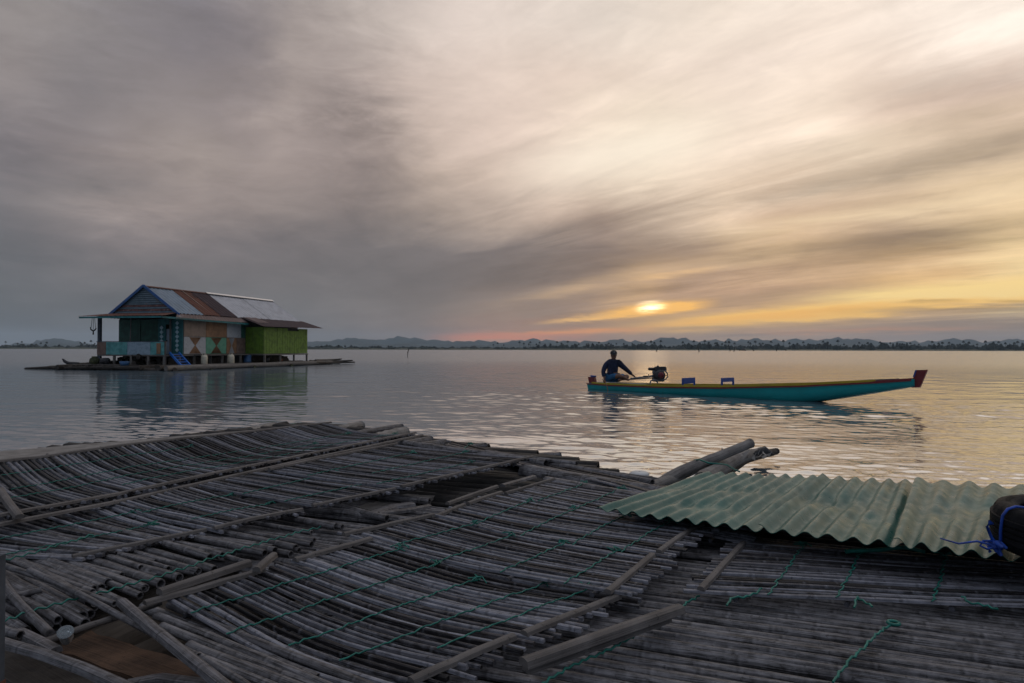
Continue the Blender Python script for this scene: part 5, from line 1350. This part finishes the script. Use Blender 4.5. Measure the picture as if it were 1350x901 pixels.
# ------------------------------------------------------------------ green corrugated iron sheets
def m_sheet():
    m, t, b = newmat('green_sheet'); pos = t.n('ShaderNodeTexCoord').outputs['Object']
    n1 = t.noise(pos, 2.2, 6., .6, .5); n2 = t.noise(pos, 14., 4., .6); n3 = t.noise(pos, 60., 3., .6)
    col = t.mix(t.map(n1, .35, .65), (.012, .090, .072), (.022, .120, .098))
    col = t.mix(t.map(n2, .56, .72, 0., .45), col, (.05, .085, .065)); col = t.mix(t.map(n3, .64, .72, 0., .6), col, (.035, .05, .045))
    t.put(b.inputs['Base Color'], col); t.put(b.inputs['Roughness'], t.map(n2, .3, .7, .26, .42)); b.inputs['Specular IOR Level'].default_value = .28
    t.put(b.inputs['Normal'], t.bump(t.add(n2, t.mul(n3, .4)), .25, .006)); return m
M['sheet'] = m_sheet()
def sheet(N0, N1, F0, F1, waves, lab, seed, amp=.022, phase=0., dents=(), curl=.0):
    """N near edge, F far edge; the ribs run from near to far"""
    nu = int(waves * 10); nv = 26; r = random.Random(seed); top = []; bot = []
    for i in range(nu + 1):
        u = i / nu; ct = []; cb = []
        j0 = .006 * r.uniform(-1, 1)
        for k in range(nv + 1):
            v = k / nv; p = lp(lp(N0, N1, u), lp(F0, F1, u), v)
            a = amp * (1 + .25 * noise.noise(Vector((u * 5, v * 3, seed))))
            flatten = 0.
            z = 0.
            for (du, dv, ru, rv, dz) in dents:
                g = math.exp(-((u - du) / ru) ** 2 - ((v - dv) / rv) ** 2); flatten += g * .6; z += dz * g * (1 + .6 * noise.noise(Vector((u * 18, v * 14, seed))))
            h = math.sin(2 * math.pi * (u * waves) + phase + .35 * noise.noise(Vector((u * 3, v * 2.2, seed + 7)))) * a * max(.15, 1 - flatten) + z
            h += .006 * noise.noise(Vector((u * 3.5, v * 2.5, seed + 2))) + .0045 * noise.noise(Vector((u * 16, v * 11, seed + 3)))
            h += curl * math.exp(-u * 14)
            q = p + Vector((0, 0, h)); ct.append(q); cb.append(q - Vector((0, 0, .0035)))
        top.append(ct); bot.append(cb)
    mb = MB(); mb.grid(top, sm=True); mb.grid(bot, sm=True, flip=True)
    mb.grid([[x[0], y[0]] for x, y in zip(top, bot)], sm=False, flip=True); mb.grid([[x[-1], y[-1]] for x, y in zip(top, bot)], sm=False)
    mb.grid([[x, y] for x, y in zip(top[0], bot[0])], sm=False); mb.grid([[x, y] for x, y in zip(top[-1], bot[-1])], sm=False, flip=True)
    o = mb.build('corrugated_sheet', M['sheet'], loc=N0); tag(o, lab, 'roofing sheet', 'green corrugated sheets on the raft'); return o
sheet(P(785, 671, .40), P(1003, 699, .42), P(930, 624, .44), P(1086, 629, .50), 9, 'green corrugated sheet at the left, pointed end over the narrow mat', 1, .015, 0, ((.12, .55, .12, .2, -.01), (.55, .25, .2, .06, -.02), (.5, .6, .3, .05, -.015)))
sheet(P(1000, 698, .44), P(1190, 719, .44), P(1084, 629.5, .51), P(1215, 636, .51), 6, 'green corrugated sheet in the middle with a dented crease', 2, .016, 1.2, ((.35, .55, .35, .12, -.035), (.7, .3, .2, .10, -.02)), curl=.014)
sheet(P(1178, 717, .455), P(1470, 752, .44), P(1206, 635.5, .525), P(1500, 648, .52), 8.5, 'green corrugated sheet at the right, carrying the tyre', 3, .017, .4, ((.15, .45, .12, .12, -.02), (.45, .6, .3, .10, -.02)), curl=.018)
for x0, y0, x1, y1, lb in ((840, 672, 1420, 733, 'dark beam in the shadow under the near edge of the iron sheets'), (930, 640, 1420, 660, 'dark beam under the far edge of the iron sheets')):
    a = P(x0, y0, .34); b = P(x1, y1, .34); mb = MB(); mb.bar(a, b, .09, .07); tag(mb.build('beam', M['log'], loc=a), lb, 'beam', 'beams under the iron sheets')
tubepx('hose', [(1115, 727, .345), (1160, 725, .35), (1190, 722, .36), (1220, 728, .35)], .012, 'twine', 'short dark green strip lying under the sheet edge', 'strip', None, 6, .8, 'log')

# ------------------------------------------------------------------ tyre and its blue rope
def tyre():
    c = P(1410, 722, .50); c.z = .475; rO = .292; wd = .20
    o = thing('tyre', 'old black car tyre lying flat on the green iron sheet', 'tyre', tuple(c))
    tilt = Matrix.Rotation(R(3), 3, 'X')
    def tp(rad, z, a): return c + tilt @ Vector((rad * math.cos(a), rad * math.sin(a), z))
    prof = [(.185, .025), (.190, .010), (.215, .0), (.25, -.004), (.277, .006), (.287, .022), (rO, .04), (rO + .003, wd / 2), (rO, wd - .04), (.287, wd - .022), (.277, wd - .006), (.25, wd + .004), (.215, wd), (.190, wd - .010), (.185, wd - .025), (.200, wd - .02), (.235, wd - .014), (.262, wd - .03), (.276, wd * .5), (.262, .03), (.235, .014), (.200, .02)]
    n = 96; mb = MB(); rows = []
    for j in range(n):
        a = 2 * math.pi * j / n; row = []
        for i, (rd, z) in enumerate(prof):
            k = 0.
            if i in (5, 9) : k = -.007 if j % 3 == 0 else 0      # shoulder tread blocks
            row.append(tp(rd + k, z, a))
        rows.append(row)
    rows.append(rows[0]); mb.grid(rows, True, sm=True, flip=False); mb.build('carcass', M['rubber'], o)
    mb = MB()   # tread ribs standing proud with grooves between
    for z0, z1 in ((.046, .072), (.079, .098), (.103, .122), (.129, .155)):
        rr_ = [[tp(rO - .004, z0, 2 * math.pi * j / n), tp(rO + .010, z0 + .002, 2 * math.pi * j / n), tp(rO + .010, z1 - .002, 2 * math.pi * j / n), tp(rO - .004, z1, 2 * math.pi * j / n)] for j in range(n + 1)]
        mb.grid(rr_, sm=False, flip=False)
    mb.build('tread', M['rubber'], o)
    mb = MB()   # raised ring lettering band on the side wall: plain moulded bars
    for j in range(0, n, 2):
        a = 2 * math.pi * j / n
        if (j // 8) % 2: continue
        p = [tp(.222, wd + .0015, a), tp(.244, wd + .006, a), tp(.244, wd + .006, a + .035), tp(.222, wd + .0015, a + .035)]; mb.face(p); mb.face(p[::-1])
    mb.build('sidewall_ridges', M['rubber'], o)
    # rope round the tyre with the knot on the left
    A = R(178)
    pts = []
    for rd, z in ((.19, .10), (.19, .18), (.21, .208), (.25, .212), (.285, .20), (.306, .17), (.310, .10), (.306, .04), (.30, .01)):
        pts.append(tp(rd, z, A + .18 * (z - .1)))
    kp = pts[-1] + Vector((-.03, -.02, .02))
    mb = MB(); mb.tube(pts, .0065, 7)
    mb.tube([pts[-1], kp, kp + Vector((-.03, 0, .025)), kp + Vector((-.06, .01, .022)), kp + Vector((-.075, .01, .0)), kp + Vector((-.05, 0, -.012)), kp], .0055, 7)
    mb.tube([kp, kp + Vector((-.03, 0, .04)), kp + Vector((-.05, .0, .09)), kp + Vector((-.03, .0, .11))], [.006, .007, .006, .014], 6)
    mb.tube([kp, kp + Vector((-.09, .01, .02)), kp + Vector((-.18, .0, .012)), kp + Vector((-.25, .02, .03))], [.006, .005, .004, .003], 6)
    r = random.Random(3)
    for k in range(9):
        d = Vector((r.uniform(-.04, .02), r.uniform(-.03, .02), r.uniform(-.02, .03))); mb.tube([kp, kp + d, kp + d * 1.2 + Vector((.02, 0, -.02))], [.012, .013, .008], 6)
    o2 = mb.build('rope', M['bluerope'], loc=kp); tag(o2, 'bright blue rope knotted round the tyre, loose end on the iron sheet', 'rope')
tyre()

# ------------------------------------------------------------------ plastic cup on the stems
def cup():
    c = P(87, 838, .35); m, t, b = newmat('clear_plastic'); b.inputs['Base Color'].default_value = (.62, .70, .74, 1); b.inputs['Roughness'].default_value = .18
    b.inputs['Transmission Weight'].default_value = .75; b.inputs['IOR'].default_value = 1.3
    ax = Vector((.25, -.55, .8)).normalized(); s_ = ax.cross(Vector((0, 0, 1))).normalized(); u = s_.cross(ax)
    def ring(rd, h, n=20, cr=0.): return [c + ax * (h - .05) * .7 + .7 * (s_ * math.cos(2 * math.pi * j / n) + u * math.sin(2 * math.pi * j / n)) * rd * (1 + cr * math.sin(j * 2.6)) for j in range(n)]
    mb = MB(); mb.grid([ring(.001, 0), ring(.024, 0), ring(.026, .006), ring(.030, .03, cr=.12), ring(.033, .06, cr=.06), ring(.036, .08), ring(.039, .082), ring(.036, .079), ring(.032, .06, cr=.06), ring(.028, .03, cr=.12), ring(.024, .008), ring(.001, .007)], True, sm=True)
    for h, rd in ((.083, .030), (.085, .018)): 
        mb.grid([ring(rd, h - .001), ring(rd + .002, h + .001), ring(rd + .004, h - .001)], True)
    mb.grid([ring(.001, .081), ring(.037, .081)], True)
    o = mb.build('plastic_cup', m, loc=c); tag(o, 'crushed clear plastic cup lying between the stems by the brown plank', 'cup')
cup()
# loose twine end with knot on the right stems
def twines():
    for i, (pp, lb) in enumerate(((((1098, 898), (1110, 884), (1120, 870), (1138, 855), (1150, 842), (1165, 829), (1178, 824)), 'long green twine with a big knot lying over the round stems at the lower right'),
        (((710, 905), (740, 886), (762, 874), (800, 858), (830, 842), (862, 820)), 'green twine passing under the heavy batten at the front'),
        (((898, 801), (908, 793), (922, 786)), 'short green twine from the batten tip to the right mat'),
        (((958, 797), (966, 788), (985, 787), (1000, 780), (1004, 776)), 'loose green twine end hanging off the near edge of the right mat, left one'),
        (((1126, 800), (1130, 788), (1133, 790), (1150, 800)), 'loose green twine end hanging off the near edge of the right mat, middle one'),
        (((1268, 786), (1276, 794), (1296, 798), (1316, 803)), 'loose green twine end hanging off the near edge of the right mat, right one'))):
        W_ = [P(x, y, .268 if i not in (3, 4, 5) else .31) for x, y in pp]; pts = []
        for a, b in zip(W_, W_[1:]):
            n = max(3, int((b - a).length / .022))
            for k in range(n): pts.append(a.lerp(b, k / n) + Vector((0, 0, .004 * (1 if len(pts) % 2 else -1))) + E1 * (.0035 * math.sin(len(pts) * 1.4)))
        pts.append(W_[-1]); mb = MB(); mb.tube(pts, .0048, 6)
        if i == 0:
            c = W_[-1]; mb.tube([c + Vector((.022 * math.cos(a), .022 * math.sin(a), .008)) for a in [k * .7 for k in range(10)]], .007, 6)
        tag(mb.build('twine', M['twine'], loc=W_[0]), lb, 'twine', 'loose green twines at the front')
twines()
# dark upright post at the very left edge of the view
def edge_post():
    a = P(-4, 905, .2); c = Vector((-1.53, 2.03, 0))
    d = ray(1.5, 800); k = 2.0 / d.y; X = d.x * k
    mb = MB(); X -= .010; mb.box((X - .03, 2.0, .35), (.03, 0, 0), (0, .03, 0), (0, 0, .44)); o = thing('edge_post', 'dark blue grey upright post with a rusty edge at the far left of the frame', 'post', (X - .03, 2., 0))
    mb.build('post_face', M['postdark'], o)
    mb = MB(); mb.box((X + .0022, 2.0, .22), (.0015, 0, 0), (0, .031, 0), (0, 0, .20)); mb.build('rusty_edge', M['roof_rust'], o)
edge_post()
